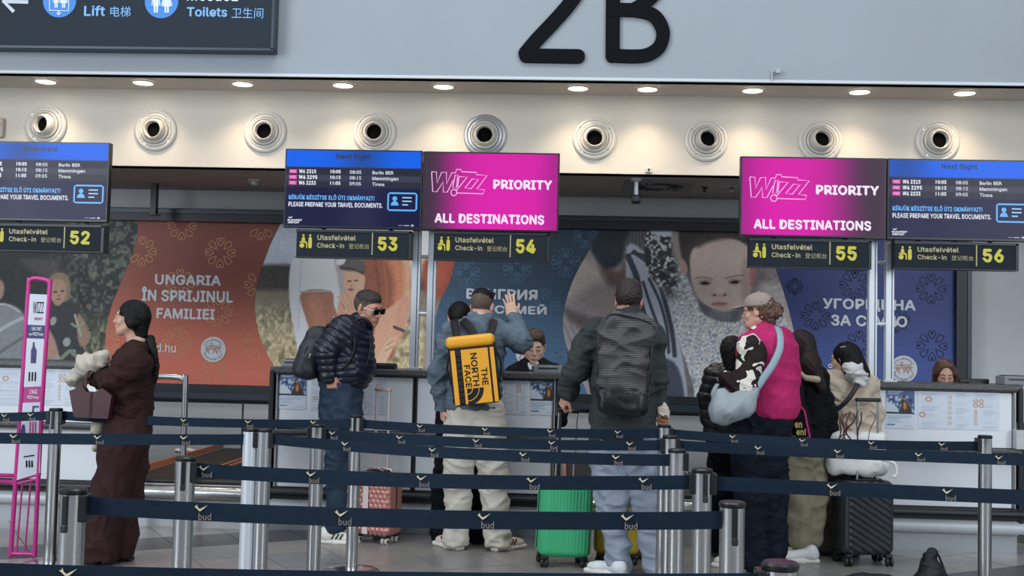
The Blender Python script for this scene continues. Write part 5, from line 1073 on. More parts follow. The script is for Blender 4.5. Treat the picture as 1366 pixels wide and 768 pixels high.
class Person:
    def __init__(s, px, feet_y, Y0, skin):
        s.Y = Y0; g = at(px, feet_y, Y0); s.loc = np.array([g[0], Y0, 0.0]); s.skin = skin; s.body = []; s.root = None; s.todo = []
    def P(s, px, py, dy=0.0): return at(px, py, s.Y+dy)
    def head(s, px, py, dy, yaw, pitch=0, roll=0, k=1.0, fem=False, brow='#2a201c', lip='#8d5a52', iris='#2b211c', lashes=False, eyes=True):
        s.R = rot('Z', yaw)@rot('X', pitch)@rot('Y', roll); s.hc = s.P(px, py, dy); s.k = k*(.95 if fem else 1.0); s.fem = fem
        s.hf = s.R@np.array([0, 1., 0])
        s.body.append(xf(head_mesh(fem), s.R, s.hc, s.k)); s.h = lambda vf: xf(vf, s.R, s.hc, s.k)
        def face():
            if not eyes: return
            for q in (-1, 1):
                e = s.h(lathe([(0, .012), (.006, .0105), (.0105, .006), (.012, 0), (.0105, -.006), (0, -.012)], (q*.031, .081, .006), (0, 1, 0), 14, cap=False)); eo = add('eye', e, mat('eye_white', '#cfc8c2', .25), s.root, smooth=True)
                add('iris', s.h(lathe([(0, .0128), (.0035, .0124), (.0055, .0112)], (q*.031, .081, .004 if not lashes else .001), (0, 1, 0), 12, cap=False)), mat('iris_'+iris[1:], iris, .2), eo)
                add('eyelid', s.h(sdf([pcap((q*.018, .090, .0115), (q*.031, .0945, .0145), .0032), pcap((q*.031, .0945, .0145), (q*.045, .085, .011), .0032)]+([pcap((q*.02, .092, .006), (q*.043, .088, .006), .0055)] if lashes else []), .0018, .003)), s.skin, s.root, smooth=True)
                add('eyelash', s.h(tube(catmull([(q*.0165, .0905, .009 if not lashes else .0005), (q*.031, .0965, .0120 if not lashes else -.001), (q*.0465, .0855, .008 if not lashes else .001)], 4), .0013, 6)), mat('lash_dark', '#1a1412', .6), s.root)
                add('eyebrow', s.h(sdf([pcap((q*.014, .0895, .024), (q*.032, .0900, .0305), .0035, .0035), pcap((q*.032, .0900, .0305), (q*.050, .0765, .0255), .0035, .002)], .0018, .003)), mat('brow_'+brow[1:], brow, .8), s.root, smooth=True)
            add('lips', s.h(sdf([pcap((-.019, .0925, -.0615), (0, .0985, -.0585), .0028, .0035), pcap((.019, .0925, -.0615), (0, .0985, -.0585), .0028, .0035), pcap((-.015, .0935, -.0685), (.015, .0935, -.0685), .0038), pell((0, .096, -.069), (.012, .005, .0045))], .0018, .003)), mat('lip_'+lip[1:], lip, .45), s.root, smooth=True)
        s.todo.append(face)
    def core(s, prims, h=.010): s.body.append(sdf(prims, h, .03))
    def hand(s, wrist, d, back, thumb, curls=(20, 25, 30, 35), tc=20, k=1.0, spread=0.0):
        x = np.asarray(d, float); x = x/np.linalg.norm(x); z = np.asarray(back, float); z = z-x*(z@x); z /= np.linalg.norm(z); y = np.cross(z, x); Rm = np.column_stack([x, y, z]); t_ = thumb
        p = [pbox((.045, 0, 0), (.046, .040, .0135), .013), pcap((-.06, 0, 0), (.006, 0, 0), .026, .024, (0, 0, 1), .75), (*pcap((.012, t_*.024, -.006), (.05, t_*.034, -.006), .015, .012), .015)]
        for i, (yy, Ln) in enumerate(((.030, .070), (.0105, .078), (-.0095, .073), (-.029, .058))):
            c = math.radians(curls[i]); a = np.array([.084-(i == 3)*.008-(i == 0)*.003, t_*yy, 0.0]); ang = 0; r_ = .0092 if i < 3 else .008
            for q, fr in enumerate((.45, .31, .24)):
                ang += c*(.8, 1.1, .7)[q]; sp = (1.5-i)*t_*spread; b = a+Ln*fr*np.array([math.cos(ang), math.sin(sp), -math.sin(ang)]); p.append((*pcap(a, b, r_*(1-.06*q), r_*(.94-.06*q)), .004)); a = b
        tcv = math.radians(tc); a = np.array([.026, t_*.034, -.006]); b = a+.040*np.array([.70, t_*.66*math.cos(tcv), -.25-math.sin(tcv)*.5]); c_ = b+.030*np.array([.88, t_*.35*math.cos(tcv), -.25-math.sin(tcv)*.5])
        p += [(*pcap(a, b, .0125, .0105), .010), (*pcap(b, c_, .0102, .0085), .004)]
        s.body.append(xf(sdf(p, .0030, .010), Rm, wrist, k))
    def build(s, label, group=None):
        V, T_, Q_, n = [], [], [], 0
        for v, f in s.body:
            if isinstance(f, tuple): T_.append(f[0]+n); Q_.append(f[1]+n)
            V.append(v); n += len(v)
        vf = (np.vstack(V), (np.vstack(T_), np.vstack(Q_))); s.root = add('person', vf, s.skin, loc=s.loc, smooth=True); tag(s.root, label, 'person', group)
        for f in s.todo: f()
        return s.root
    def wear(s, name, prims, m, h=.0065, k=.03, amp=.004, sc=1.0, seed=1, axis=(.2, .2, 1), subs=(), quilts=None, label=None, parent=None):
        vf = sdf(prims, h, k, subs)
        if quilts: vf = quilt(vf, *quilts)
        if amp: vf = crumple(vf, amp, sc, seed, axis)
        return add(name, vf, m, parent or s.root, smooth=True, label=label)
    def hwear(s, name, prims, m, h=.004, k=.015, amp=0, sc=3.0, seed=1, subs=(), axis=(1, 1, .3), parent=None, label=None):
        vf = sdf(prims, h, k, subs)
        if amp: vf = crumple(vf, amp, sc, seed, axis)
        return add(name, s.h(vf), m, parent or s.root, smooth=True, label=label)
    def shoe(s, heel, d, m, sole, L=.29, z=0.0, accent=None):
        d = np.array([d[0], d[1], 0.]); d /= np.linalg.norm(d); Rm = np.column_stack([d, np.cross((0, 0, 1), d), (0, 0, 1)]); k = L/.29; t0 = np.array([heel[0], heel[1], z])
        up = sdf([pell((.045, 0, .05), (.048, .036, .044)), pcap((.06, 0, .06), (.19, 0, .042), .042, .034), pell((.225, 0, .038), (.056, .043, .032)), pcap((.045, 0, .06), (.045, 0, .085), .034)], .005, .03, [pbox((.12, 0, -.03), (.3, .2, .045), .002)])
        o = add('shoe', xf(up, Rm, t0, k), m, s.root, smooth=True); so = sdf([pbox((.065, 0, .014), (.07, .038, .016), .014), pbox((.2, 0, .014), (.088, .047, .016), .014)], .005, .03)
        add('sole', xf(so, Rm, t0, k), sole, o, smooth=True)
        if accent: add('stripe', xf(J(*[cbox((.11+i*.03, q*.040, .055), (.010, .006, .045), R=rot('Y', 30)) for i in range(3) for q in (-1, 1)]), Rm, t0, k), accent, o)
        return o
def short_hair(s, m, fade=None, seed=1, tall=.0, nape=-.055):
    base = [pell((0, -.018, .036), (.0815, .1015, .092))]
    cut = [(*pbox((0, .115, -.03), (.072, .052, .098), .02), .01), (*pbox((0, .050, -.085), (.12, .062, .095), .02), .01), (*pbox((0, -.05, -.155), (.2, .2, .155+nape), .01), .01)]
    if fade:
        s.hwear('hair_fade', [pell((0, -.017, .030), (.0785, .099, .0905))], fade, .004, .01, 0, subs=cut)
        s.hwear('hair', [pell((0, -.014, .062+tall/2), (.075, .093, .060+tall)), pell((0, .035, .085+tall), (.045, .045, .028))], m, .0035, .02, .0015, 5, seed, subs=[(*pbox((0, -.02, -.06), (.2, .2, .095), .01), .01), (*pbox((0, .118, .0), (.072, .05, .06), .02), .01)])
    else: s.hwear('hair', base+[(*pell((0, .0, .075+tall), (.07, .09, .055)), .02)], m, .0035, .02, .0013, 5, seed, subs=cut)
def long_shell(): return [pell((0, -.020, .034), (.086, .104, .095))]
def long_cut(): return [(*pbox((0, .120, -.04), (.062, .062, .105), .03), .012)]
hair_black = mat('hair_black', '#0b090a', .6, spec=.25, var=.4, vscale=60, bump=.2, bscale=120, stretch=(1, 1, .1)); hair_brown = mat('hair_dark_brown', '#211411', .55, spec=.3, var=.4, vscale=60, bump=.2, bscale=120, stretch=(1, 1, .1))
hair_mid = mat('hair_mid_brown', '#543a2c', .45, var=.3, vscale=60, bump=.2, bscale=120, stretch=(1, 1, .1)); fade_m = mat('hair_stubble_fade', '#5c5149', .8, var=.25, vscale=60)
white_rub = mat('white_rubber', '#d9d6d0', .5); black_rub = mat('dark_sole', '#23211f', .6)

# ---- 1. woman in brown
w1 = Person(150, 752, 7.0, skinm('olive', '#c39a86')); P = w1.P
w1.head(175, 425, 0, 93, 3, 0, 1.0, True, brow='#1b1413')
w1.core([pcap(P(185, 455), P(183, 478), .05, .06), pcap(P(180, 490), P(178, 560), .07, .07), pcap(P(174, 480, -.14), P(140, 508, -.13), .04, .035), pcap(P(140, 508, -.13), P(118, 503, .1), .035, .028), pcap(P(166, 570, -.07), P(134, 738, -.05), .06, .04), pcap(P(180, 570, .08), P(161, 738, .1), .06, .04)])
w1.hand(P(118, 502, .10), (-.6, .5, -.3), (0, 0, 1), -1, (35, 40, 45, 50))
w1.build('woman in dark brown outfit with long braid carrying cream coat and burgundy bag')
brn = mat('brown_knit', '#33201f', .85, var=.12, vscale=30, bump=.12, bscale=300)
w1.wear('sweater', [pcap(P(186, 470), P(184, 478), .062, .085), pcap(P(182, 484, -.11), P(182, 484, .11), .085), (*pcap(P(179, 492), P(176, 536), .175, .165, (1, 0, 0), .72), .06), (*pcap(P(178, 482, -.14), P(150, 507, -.15), .085, .083), .04), (*pcap(P(150, 507, -.15), P(128, 503, .0), .08, .052), .03), (*pcap(P(185, 484, .14), P(145, 512, .17), .075, .06), .03), pcap(P(145, 512, .17), P(122, 505, .1), .06, .045)], brn, amp=.006, seed=3, sc=.8, axis=(.6, .2, .8))
w1.wear('waistband', [pcap(P(177, 543), P(177, 549), .150, .148, (1, 0, 0), .8)], brn, amp=.002)
w1.wear('trousers', [pcap(P(175, 553), P(173, 575), .150, .165, (1, 0, 0), .85), (*pcap(P(165, 575, -.07), P(145, 665, -.06), .122, .108), .012), pcap(P(146, 665, -.06), P(131, 750, -.05), .115, .108), (*pcap(P(180, 575, .08), P(170, 665, .1), .11, .085), .012), pcap(P(169, 665, .1), P(161, 750, .1), .09, .085)], mat('brown_trousers', '#382525', .85, var=.1, vscale=30), k=.012, amp=.006, seed=5, sc=.6, axis=(.9, .5, .25), subs=[(*pbox((w1.loc[0], 7.0, -.2), (.6, .6, .235), .001), .002)])
w1.hwear('hair', long_shell()+[pcap((0, -.05, .0), (0, -.075, -.10), .078, .045), pcap((-.065, .025, .035), (-.075, -.03, -.035), .022, .03), pcap((.065, .025, .035), (.075, -.03, -.035), .022, .03)], hair_black, k=.03, amp=.0008, sc=2, seed=2, subs=[(*pbox((0, .13, -.03), (.062, .062, .1), .03), .012), (*pbox((0, .075, -.055), (.12, .058, .07), .02), .01)])
bp = [w1.P(200, 452, .0), w1.P(203, 462, -.02), w1.P(206, 474, -.03), w1.P(208, 486, -.03), w1.P(208, 500, -.03)]
br = catmull(bp, 5); add('braid', sdf([pcap(br[i]+[(.006 if i % 4 < 2 else -.006)*1.0, 0, 0], br[i+1]+[(.006 if i % 4 < 2 else -.006), 0, 0], .027-.0008*i, .024-.0008*i) for i in range(0, len(br)-1, 2)]+[pcap(br[-1], br[-1]-[0, 0, .05], .012, .006)], .0045, .016), hair_black, w1.root, smooth=True)
w1.shoe((P(128, 752, .02)[0]+.04, 6.97), (-1, .1), black_rub, black_rub); w1.shoe((P(160, 752)[0]+.03, 7.12), (-1, .1), black_rub, black_rub)
add('earring', lathe([(0, 0), (.006, 0), (.006, -.01)], w1.hc+[0.01, -.083, -.03], (0, -1, 0), 10), m_steel, w1.root)
# coat and bag on her arm
t = thing('draped_coat', 'cream coat draped over the forearm of the woman in brown', 'coat', P(115, 500, -.05)); cr = mat('cream_wool', '#b9b3a6', .9, var=.08, vscale=20)
add('cloth', crumple(sdf([pcap(P(134, 478, -.1), P(112, 487, -.1), .045, .06), (*pcap(P(112, 490, -.1), P(99, 504, -.08), .055, .035), .03), pcap(P(126, 484, -.12), P(140, 476, -.1), .05, .03), pcap(P(118, 495, .02), P(106, 502, .0), .06), pell(P(98, 506, -.08), (.03, .05, .02))], .006, .03), .0055, 1.0, 6, (.8, .2, .6)), cr, t, smooth=True)
add('hanging_sleeve', crumple(sdf([pcap(P(142, 512, .06), P(133, 545, .02), .045, .035), pcap(P(133, 545, .02), P(129, 595, .0), .035, .028)], .006, .02), .006, 1.1, 7), cr, t, smooth=True)
t = thing('shoulder_bag', 'burgundy leather tote hanging from the arm of the woman in brown', 'bag', P(122, 555, -.19)); bg = mat('burgundy_leather', '#3e181f', .38, bump=.05, bscale=200)
def panel(pts, Y, th):
    q = [at(a, b, Y) for a, b in pts]; n = len(q); V = [(p[0], Y-th/2, p[2]) for p in q]+[(p[0], Y+th/2, p[2]) for p in q]
    return np.array(V), [tuple(range(n))[::-1], tuple(range(n, 2*n))]+[(i, (i+1) % n, n+(i+1) % n, n+i) for i in range(n)]
add('bag_front', panel([(95, 521), (112, 514), (117, 522), (130, 523), (138, 517), (151, 527), (146, 558), (101, 556)], 6.78, .05), bg, t); add('bag_seam', tube([at(121, 523, 6.745), at(119, 556, 6.745)], .003, 6), mat('burgundy_dark', '#2d1117', .5), t)
add('bag_side', panel([(95, 521), (100, 519), (106, 555), (101, 556)], 6.82, .06), bg, t); add('bag_handle', tube(catmull([at(114, 520, 6.78), at(115, 505, 6.80), at(121, 494, 6.86), at(128, 503, 6.88), at(135, 520, 6.85)], 6), .008, 8), bg, t, smooth=True)
add('bag_strap', tube(catmull([at(143, 520, 6.78), at(145, 545, 6.77), at(142, 560, 6.8)], 5), .005, 6), bg, t, smooth=True)

# ---- 2. man in navy puffer
m2 = Person(449, 717, 8.02, skinm('tan', '#c08c74')); P = m2.P
m2.head(491, 411, 0, -118, -16, 4, 1.05, False, brow='#3a3230', eyes=True)
m2.core([pcap(P(484, 424), P(468, 448), .055, .07), pcap(P(465, 455), P(457, 540), .07, .07), pcap(P(452, 445, -.15), P(436, 475, -.18), .045, .04), pcap(P(436, 475, -.18), P(440, 503, -.17), .04, .028), pcap(P(455, 555), P(449, 700), .07, .045), pcap(P(460, 555, .07), P(456, 695, .07), .07, .045)])
m2.hand(P(441, 501, -.17), (.15, .05, -1), (-.35, -.9, 0), 1, (45, 50, 55, 60), 40)
m2.build('man in navy puffer jacket and sunglasses leaning toward the counter'); pf = mat('navy_puffer_nylon', '#121829', .38, var=.1, vscale=20)
sh, el, wr = P(457, 438, -.15), P(436, 468, -.19), P(438, 500, -.17)
m2.wear('jacket', [pcap(P(480, 431), P(474, 441), .075, .085), pcap(P(462, 445, -.13), P(466, 445, .13), .10), (*pcap(P(464, 455), P(466, 490), .185, .180, (0, 1, 0), 1.1), .05), (*pcap(P(467, 490), P(460, 520), .165, .105), .04), (*pcap(P(454, 500), P(447, 505), .15, .12), .04), (*pcap(sh, el, .092, .085), .03), (*pcap(el, wr, .083, .062), .02), (*pcap(P(470, 440, .15), P(486, 482, .16), .08, .06), .03)], pf, h=.006, amp=.0015, sc=1.3, quilts=([(P(485, 425), P(448, 540)), (sh, el), (el, wr)], .048, .013))
add('zip', tube(catmull([P(491, 440, -.05), P(494, 462, -.1), P(487, 492, -.12), P(471, 526, -.1)], 5), .005, 6), m_black, m2.root); add('pocket_zip', tube([P(461, 470, -.185), P(464, 492, -.185)], .006, 6), m_black, m2.root)
jn = mat('blue_denim', '#2d3c4d', .8, var=.22, vscale=10, bump=.1, bscale=300)
add('collar_rim', tube(catmull([P(474, 428, -.10), P(484, 424, -.11), P(494, 432, -.07), P(496, 440, .0)], 5), .012, 8), pf, m2.root, smooth=True)
m2.wear('jeans', [pcap(P(456, 520), P(455, 550), .150, .155, (0, 1, 0), 1.1), (*pcap(P(452, 560, -.05), P(451, 630, -.04), .108, .085), .04), pcap(P(451, 630, -.04), P(445, 704, -.03), .082, .068), (*pcap(P(462, 560, .12), P(462, 630, .14), .1, .08), .04), pcap(P(462, 630, .14), P(455, 700, .16), .08, .064)], jn, amp=.005, seed=8, sc=.9)
short_hair(m2, mat('hair_grey_brown', '#2c2522', .6, var=.3, vscale=60), mat('hair_grey_fade', '#574a42', .8, var=.3, vscale=60))
add('watch', m2.h and tube([wr+.034*np.array([math.cos(a), math.sin(a), .05]) for a in np.linspace(0, 5.8, 12)], .006, 6, closed=True), m_steel, m2.root)
g_ = thing('g', None, None) if False else None
sg = m2.hwear('sunglasses', [pbox((-.032, .103, .004), (.027, .004, .020), .004), pbox((.032, .103, .004), (.027, .004, .020), .004), pcap((-.01, .106, .012), (.01, .106, .012), .003), pcap((-.058, .100, .010), (-.080, .0, .008), .0035), pcap((.058, .100, .010), (.080, .0, .008), .0035)], mat('sunglass_black', '#06070a', .12), .0025, .002)
add('temple_arm', m2.h(J(tube([(.060, .095, .012), (.083, .03, .010)], .004, 6), tube([(-.060, .095, .012), (-.083, .03, .010)], .004, 6))), mat('temple_blue', '#b7c4d4', .3), sg)
m2.shoe((P(428, 716)[0], 7.98), (1, -.1), white_rub, white_rub, accent=m_black); m2.shoe((P(440, 716)[0], 8.16), (1, .05), white_rub, white_rub)
t = thing('backpack', 'dark slate smooth backpack worn by the man in navy puffer', 'backpack', P(420, 500, -.0)); sl = mat('slate_backpack_fabric', '#232a30', .55, var=.08, vscale=10); Rb = rot('Y', 18)
add('bag_body', crumple(sdf([pbox(P(420, 470, -.02), (.085, .15, .19), .075, Rb), (*pbox(P(414, 480, -.02), (.075, .13, .13), .06, Rb), .05)], .006, .04), .0025, .6, 4), sl, t, smooth=True)
add('front_pocket', sdf([pbox(P(408, 484, -.06), (.045, .12, .10), .04, Rb)], .006), sl, t, smooth=True)
for a, b in (((410, 462), (404, 478)), ((421, 455), (425, 470))): add('zip', tube([P(*a, -.175), P(*b, -.175)], .005, 6), m_black, t)
add('zip_pull', J(cbox(P(405, 481, -.175), (.012, .008, .03)), cbox(P(413, 474, -.175), (.012, .008, .03), R=rot('Y', 30))), m_steel, t)
for dy in (-.16, .16): add('shoulder_strap', tube(catmull([P(436, 438, dy*.7), P(452, 428, dy), P(468, 436, dy), P(474, 462, dy*1.2), P(462, 488, dy*1.25), P(430, 500, dy*.9)], 6), .026, 8, flat=.3, hint=(0, 0, 1)), m_black, t, smooth=True)
add('pen', tube([P(443, 434, -.1), P(446, 422, -.1)], .006, 8), mat('pink_white_pen', '#d7a3b4', .4), t)

# ---- 3. person in black behind the denim man
m3 = Person(612, 718, 8.14, skinm('pale', '#cda795')); P = m3.P
m3.head(611, 424, -.03, 28, -6, 0, .98, True)
m3.core([pcap(P(613, 445), P(613, 470), .05, .07), pcap(P(613, 480), P(613, 560), .07, .07), pcap(P(598, 560), P(593, 708), .07, .045), pcap(P(628, 560), P(634, 708), .07, .045)])
m3.build('person in all black clothes half hidden behind the man with the yellow backpack'); bk = mat('black_cloth', '#0d0f13', .85, var=.2, vscale=20)
m3.wear('coat', [pcap(P(597, 462), P(629, 462), .085), (*pcap(P(613, 475), P(612, 560), .155, .16, (0, 1, 0), .55), .05), (*pcap(P(596, 465), P(590, 540), .065, .055), .03), (*pcap(P(630, 465), P(636, 540), .065, .055), .03), pcap(P(612, 560), P(612, 600), .165, .165, (0, 1, 0), .6)], bk, amp=.004)
m3.wear('trousers', [pcap(P(597, 590), P(591, 708), .09, .09, (0, 1, 0), .8), pcap(P(628, 590), P(636, 708), .09, .09, (0, 1, 0), .8)], bk, amp=.006, k=.01, seed=4)
m3.hwear('hair', long_shell()+[pcap((0, -.05, -.0), (0, -.05, -.1), .08, .06)], hair_black, k=.03, subs=long_cut())
m3.shoe((P(585, 718)[0]+.08, 8.2), (-.35, .9), black_rub, white_rub); m3.shoe((P(640, 718)[0]-.04, 8.2), (.2, .9), black_rub, white_rub)

# ---- 4. man in denim jacket
m4 = Person(640, 734, 7.9, skinm('fair', '#cfa690')); P = m4.P
m4.head(643, 409, .02, -14, -14, 3, 1.0, False)
A, B = P(600, 444), P(667, 441, .02); E1_, W1 = P(585, 500, -.03), P(590, 544, .02); E2_, W2 = P(695.5, 457, -.04), P(683, 421, .08)
m4.core([pcap(P(640, 425), P(637, 440), .05, .06), pcap(P(634, 455), P(634, 550), .07, .07), pcap(A, E1_, .045, .04), pcap(E1_, W1, .04, .028), pcap(B, E2_, .045, .04), pcap(E2_, W2, .04, .03), pcap(P(618, 560), P(609, 715), .07, .045), pcap(P(652, 560), P(664, 715), .07, .045)])
m4.hand(W2, (-.22, .15, 1), (.25, -.95, .1), -1, (6, 8, 10, 14), 5, 1.02, .10); m4.hand(W1, (.1, .1, -1), (-.9, -.3, 0), 1, (30, 35, 40, 45))
m4.build('man in blue denim jacket and cream trousers, right hand raised to his head'); dn = mat('light_denim_jacket', '#5b6974', .85, var=.16, vscale=12, bump=.1, bscale=300)
m4.wear('jacket', [pcap(P(641, 424), P(640, 432), .070, .082), pcap(P(640, 431, -.02), P(637, 448, -.03), .078, .105), (*pcap(P(605, 443), P(661, 441, .02), .074), .04), (*pcap(P(635, 462), P(632, 520), .205, .185, (0, 1, 0), .6), .05), (*pcap(P(632, 520), P(632, 548), .182, .188, (0, 1, 0), .78), .03), (*pcap(A, E1_, .074, .064), .03), (*pcap(E1_, W1, .063, .050), .02), (*pcap(B, E2_, .074, .068), .03), (*pcap(E2_, P(686, 426, .07), .066, .046), .02)], dn, amp=.006, seed=11, sc=1.1, subs=[(*pbox((P(632, 545)[0], 7.9, P(632, 545)[2]-.2), (.26, .6, .2), .001), .004)])
m4.wear('collar', [pcap(P(630, 422, -.03), P(651, 424, -.03), .035, .035), pcap(P(628, 424, .04), P(630, 422, -.03), .03), pcap(P(652, 426, .04), P(651, 424, -.03), .03)], dn, amp=.001, k=.02)
add('cuff_band', tube([W1+np.array([0, 0, .012]), W1+np.array([-.002, 0, -.022])], .054, 14), dn, m4.root, smooth=40)
cm = mat('cream_cotton_twill', '#c9c3b8', .85, var=.05, vscale=12, bump=.05, bscale=300)
m4.wear('trousers', [pcap(P(620, 548), P(646, 548), .135, .135, (0, 1, 0), .85), (*pcap(P(616, 570), P(611, 640), .118, .098), .03), pcap(P(611, 640), P(608, 722), .096, .085), (*pcap(P(652, 570), P(659, 640), .118, .098), .03), pcap(P(659, 640), P(664, 722), .096, .085)], cm, amp=.006, seed=13, sc=.9, subs=[(*pbox((m4.loc[0], 7.9, -.2), (.6, .6, .235), .001), .002)])
short_hair(m4, hair_black, fade_m, 6, .004, -.07)
m4.hwear('sunglasses', [pbox((-.033, .06, .115), (.029, .024, .006), .005, rot('X', 35)), pbox((.033, .06, .115), (.029, .024, .006), .005, rot('X', 35)), pcap((-.064, .05, .11), (-.08, -.03, .045), .004), pcap((.064, .05, .11), (.08, -.03, .045), .004)], mat('sunglass_black', '#06070a', .12), .003, .003)
snk = mat('sneaker_cream', '#d2c8ba', .6); m4.shoe((P(615, 734)[0], 7.86), (-.62, .70), snk, white_rub, accent=mat('sneaker_oxblood', '#6d2f2a', .6)); m4.shoe((P(659, 735)[0], 7.86), (.66, .70), snk, white_rub, accent=mat('sneaker_oxblood', '#6d2f2a', .6))
# yellow backpack
c = at(632.5, 493.5, 7.60); Rk = rot('Z', 2)@rot('Y', -7.2); ky = mat('yellow_tarpaulin', '#e8a52a', .42, bump=.06, bscale=180); kb = mat('black_backpack_base', '#101115', .6)
t = thing('backpack', 'boxy yellow and black backpack worn by the man in denim', 'backpack', c-[0, 0, .24]); K = lambda vf: xf(vf, Rk, c)
hw_, hh = .160, .232; X = lambda u: -hw_+2*hw_*u; Z = lambda v: hh-.088-(2*hh-.098)*v
add('bag_body', K(sdf([pbox((0, .01, -.01), (hw_, .088, hh-.012), .035)], .006)), kb, t, smooth=True); add('top_lid', K(sdf([pbox((-.005, -.005, hh-.034), (hw_+.004, .10, .040), .032)], .005)), ky, t, smooth=True)
for a, b, n_ in ((.05, .15, 'side_strip'), (.27, .84, 'front_panel'), (.875, .965, 'side_strip')): add(n_, K(cbox(((X(a)+X(b))/2, -.083, (Z(0)+Z(1))/2), (X(b)-X(a), .012, Z(0)-Z(1)), .004)), ky, t)
for i in range(9): add('webbing_loop', K(cbox((X(.21), -.088, Z(.07+i*.108)), (.030, .008, .030), .003)), kb, t)
for v in (.08, .97): add('seam_tape', K(cbox((0, -.083, Z(v)), (2*hw_-.02, .006, .008))), kb, t)
add('zip', K(tube([(X(.855), -.088, Z(0)), (X(.865), -.088, Z(1))], .005, 6)), m_black, t)
def down_text(s_, u0, u1, v0, v1):
    V_, F_ = text_vf(s_, .02); lo, hi = V_.min(0), V_.max(0); a = (V_[:, 0]-lo[0])/(hi[0]-lo[0]); b = (V_[:, 1]-lo[1])/(hi[1]-lo[1])
    add('lettering', K((np.column_stack([X(u0)+b*(X(u1)-X(u0)), -.0905-tdepth(len(V_), 1), Z(v0)+a*(Z(v1)-Z(v0))]), F_)), m_black, t)
down_text('NORTH', .46, .60, .075, .68); down_text('THE', .655, .785, .36, .68); down_text('FACE', .305, .435, .285, .70)
def qarc(r0, r1):
    o = (X(.325), Z(.715)); P0 = [(o[0]+r1*math.sin(a), o[1]-r1*math.cos(a)) for a in np.linspace(0, math.pi/2, 14)]; P1 = [(o[0]+r0*math.sin(a), o[1]-r0*math.cos(a)) for a in np.linspace(math.pi/2, 0, 14)]
    return prism(P0+P1, -.0905, -.087)
for a, b in ((.001, .034), (.040, .078), (.084, .112)): add('logo_arc', K(qarc(a, b)), m_black, t)
for sx, x1 in ((-1, -.20), (1, .20)):
    add('side_strap', K(J(cbox((sx*(hw_+.006), .0, .10), (.016, .05, .02), .004), cbox((sx*(hw_+.006), .0, -.07), (.016, .05, .02), .004), tube(catmull([(sx*hw_, .05, .12), (sx*(hw_+.025), .05, .02), (sx*hw_, .05, -.1)], 5), .008, 6))), kb, t)
for q_ in ([(609, 450, 7.62), (608, 441, 7.69), (606, 432, 7.78), (606, 427, 7.88), (606, 432, 7.99)], [(653, 447, 7.62), (656, 439, 7.69), (658, 431, 7.78), (659, 427, 7.88), (659, 432, 7.99)], [(635, 449, 7.62), (629, 440, 7.68), (621, 431, 7.76), (617, 427, 7.84)]):
    add('shoulder_strap', tube(catmull([at(*q) for q in q_], 6), .027, 8, flat=.25, hint=(0, 1, 0)), kb, t, smooth=True)
# ---- 5. clerk in suit
m5 = Person(706, 700, 9.02, skinm('clerk', '#c79f8b')); P = m5.P
m5.head(712.5, 463, 0, 184, -15, 0, 1.08, False, lashes=True, brow='#33221c')
m5.core([pcap(P(711, 478), P(712, 492), .05, .06), pcap(P(712, 500), P(712, 640), .07, .07), pcap(P(712, 640), P(712, 680), .07), pcap(P(703, 600), (*P(703, 600)[:2], .05), .07, .05), pcap(P(721, 600), (*P(721, 600)[:2], .05), .07, .05)])
m5.loc[2] = 0; m5.build('man in dark suit and tie behind the counter looking down'); su = mat('black_suit', '#12141a', .8)
m5.wear('suit_jacket', [pcap(P(687, 497), P(738, 497), .07), (*pcap(P(712, 505), P(712, 620), .185, .18, (0, 1, 0), .6), .05), pcap(P(682, 500), P(677, 560, -.05), .065, .055), pcap(P(744, 500), P(749, 560, -.05), .065, .055), pcap(P(712, 490, .02), P(712, 498, .02), .07)], su, amp=.003, subs=[(*pcap(P(711, 484, -.10), P(713, 512, -.16), .05, .028), .01)])
m5.wear('shirt', [pcap(P(711, 488, .0), P(712, 515, -.045), .058, .05), pcap(P(704, 484, -.06), P(708, 492, -.085), .014), pcap(P(718, 484, -.06), P(714, 492, -.085), .014)], mat('white_shirt', '#c9ced6', .8), amp=.0, k=.015)
m5.wear('tie', [pcap(P(711.5, 490, -.085), P(711.5, 493, -.095), .014, .01), pcap(P(711.5, 493, -.095), P(712, 512, -.11), .010, .02)], m_black, amp=0, k=.005)
m5.wear('trousers', [pcap(P(703, 610), (*P(703, 610)[:2], .04), .09, .07), pcap(P(721, 610), (*P(721, 610)[:2], .04), .09, .07)], su, amp=.003, k=.02)
short_hair(m5, mat('hair_dark_brown_short', '#33221b', .5, var=.3, vscale=60, bump=.2, bscale=120), None, 9, .006)

# ---- 6. man with the mesh backpack
m6 = Person(838, 765, 7.2, skinm('rosy', '#c4937e')); P = m6.P
m6.head(839, 402, .02, -8, -6, 0, 1.04, False)
A, B = P(792, 443), P(869, 448); E1_, W1 = P(768, 494, -.02), P(756, 526, .04); E2_, W2 = P(874, 500), P(880, 548, .0)
m6.core([pcap(P(838, 420), P(835, 435), .062, .08), pcap(P(832, 460), P(832, 580), .07, .07), pcap(A, E1_, .045, .04), pcap(E1_, W1, .04, .03), pcap(B, E2_, .045, .04), pcap(E2_, W2, .04, .03), pcap(P(815, 600), P(826, 750), .07, .045), pcap(P(855, 600), P(874, 750), .07, .045)])
m6.hand(W1, (-.35, .25, -.9), (-.9, -.4, .1), 1, (60, 65, 70, 75), 30); m6.hand(W2, (.18, -.25, -.6), (.5, -.8, 0), -1, (50, 55, 60, 60), 30)
m6.build('man in dark green-grey jacket and light blue jeans wearing a large mesh backpack'); jk = mat('green_grey_jacket', '#383d3d', .8, var=.08, vscale=12, bump=.05, bscale=250)
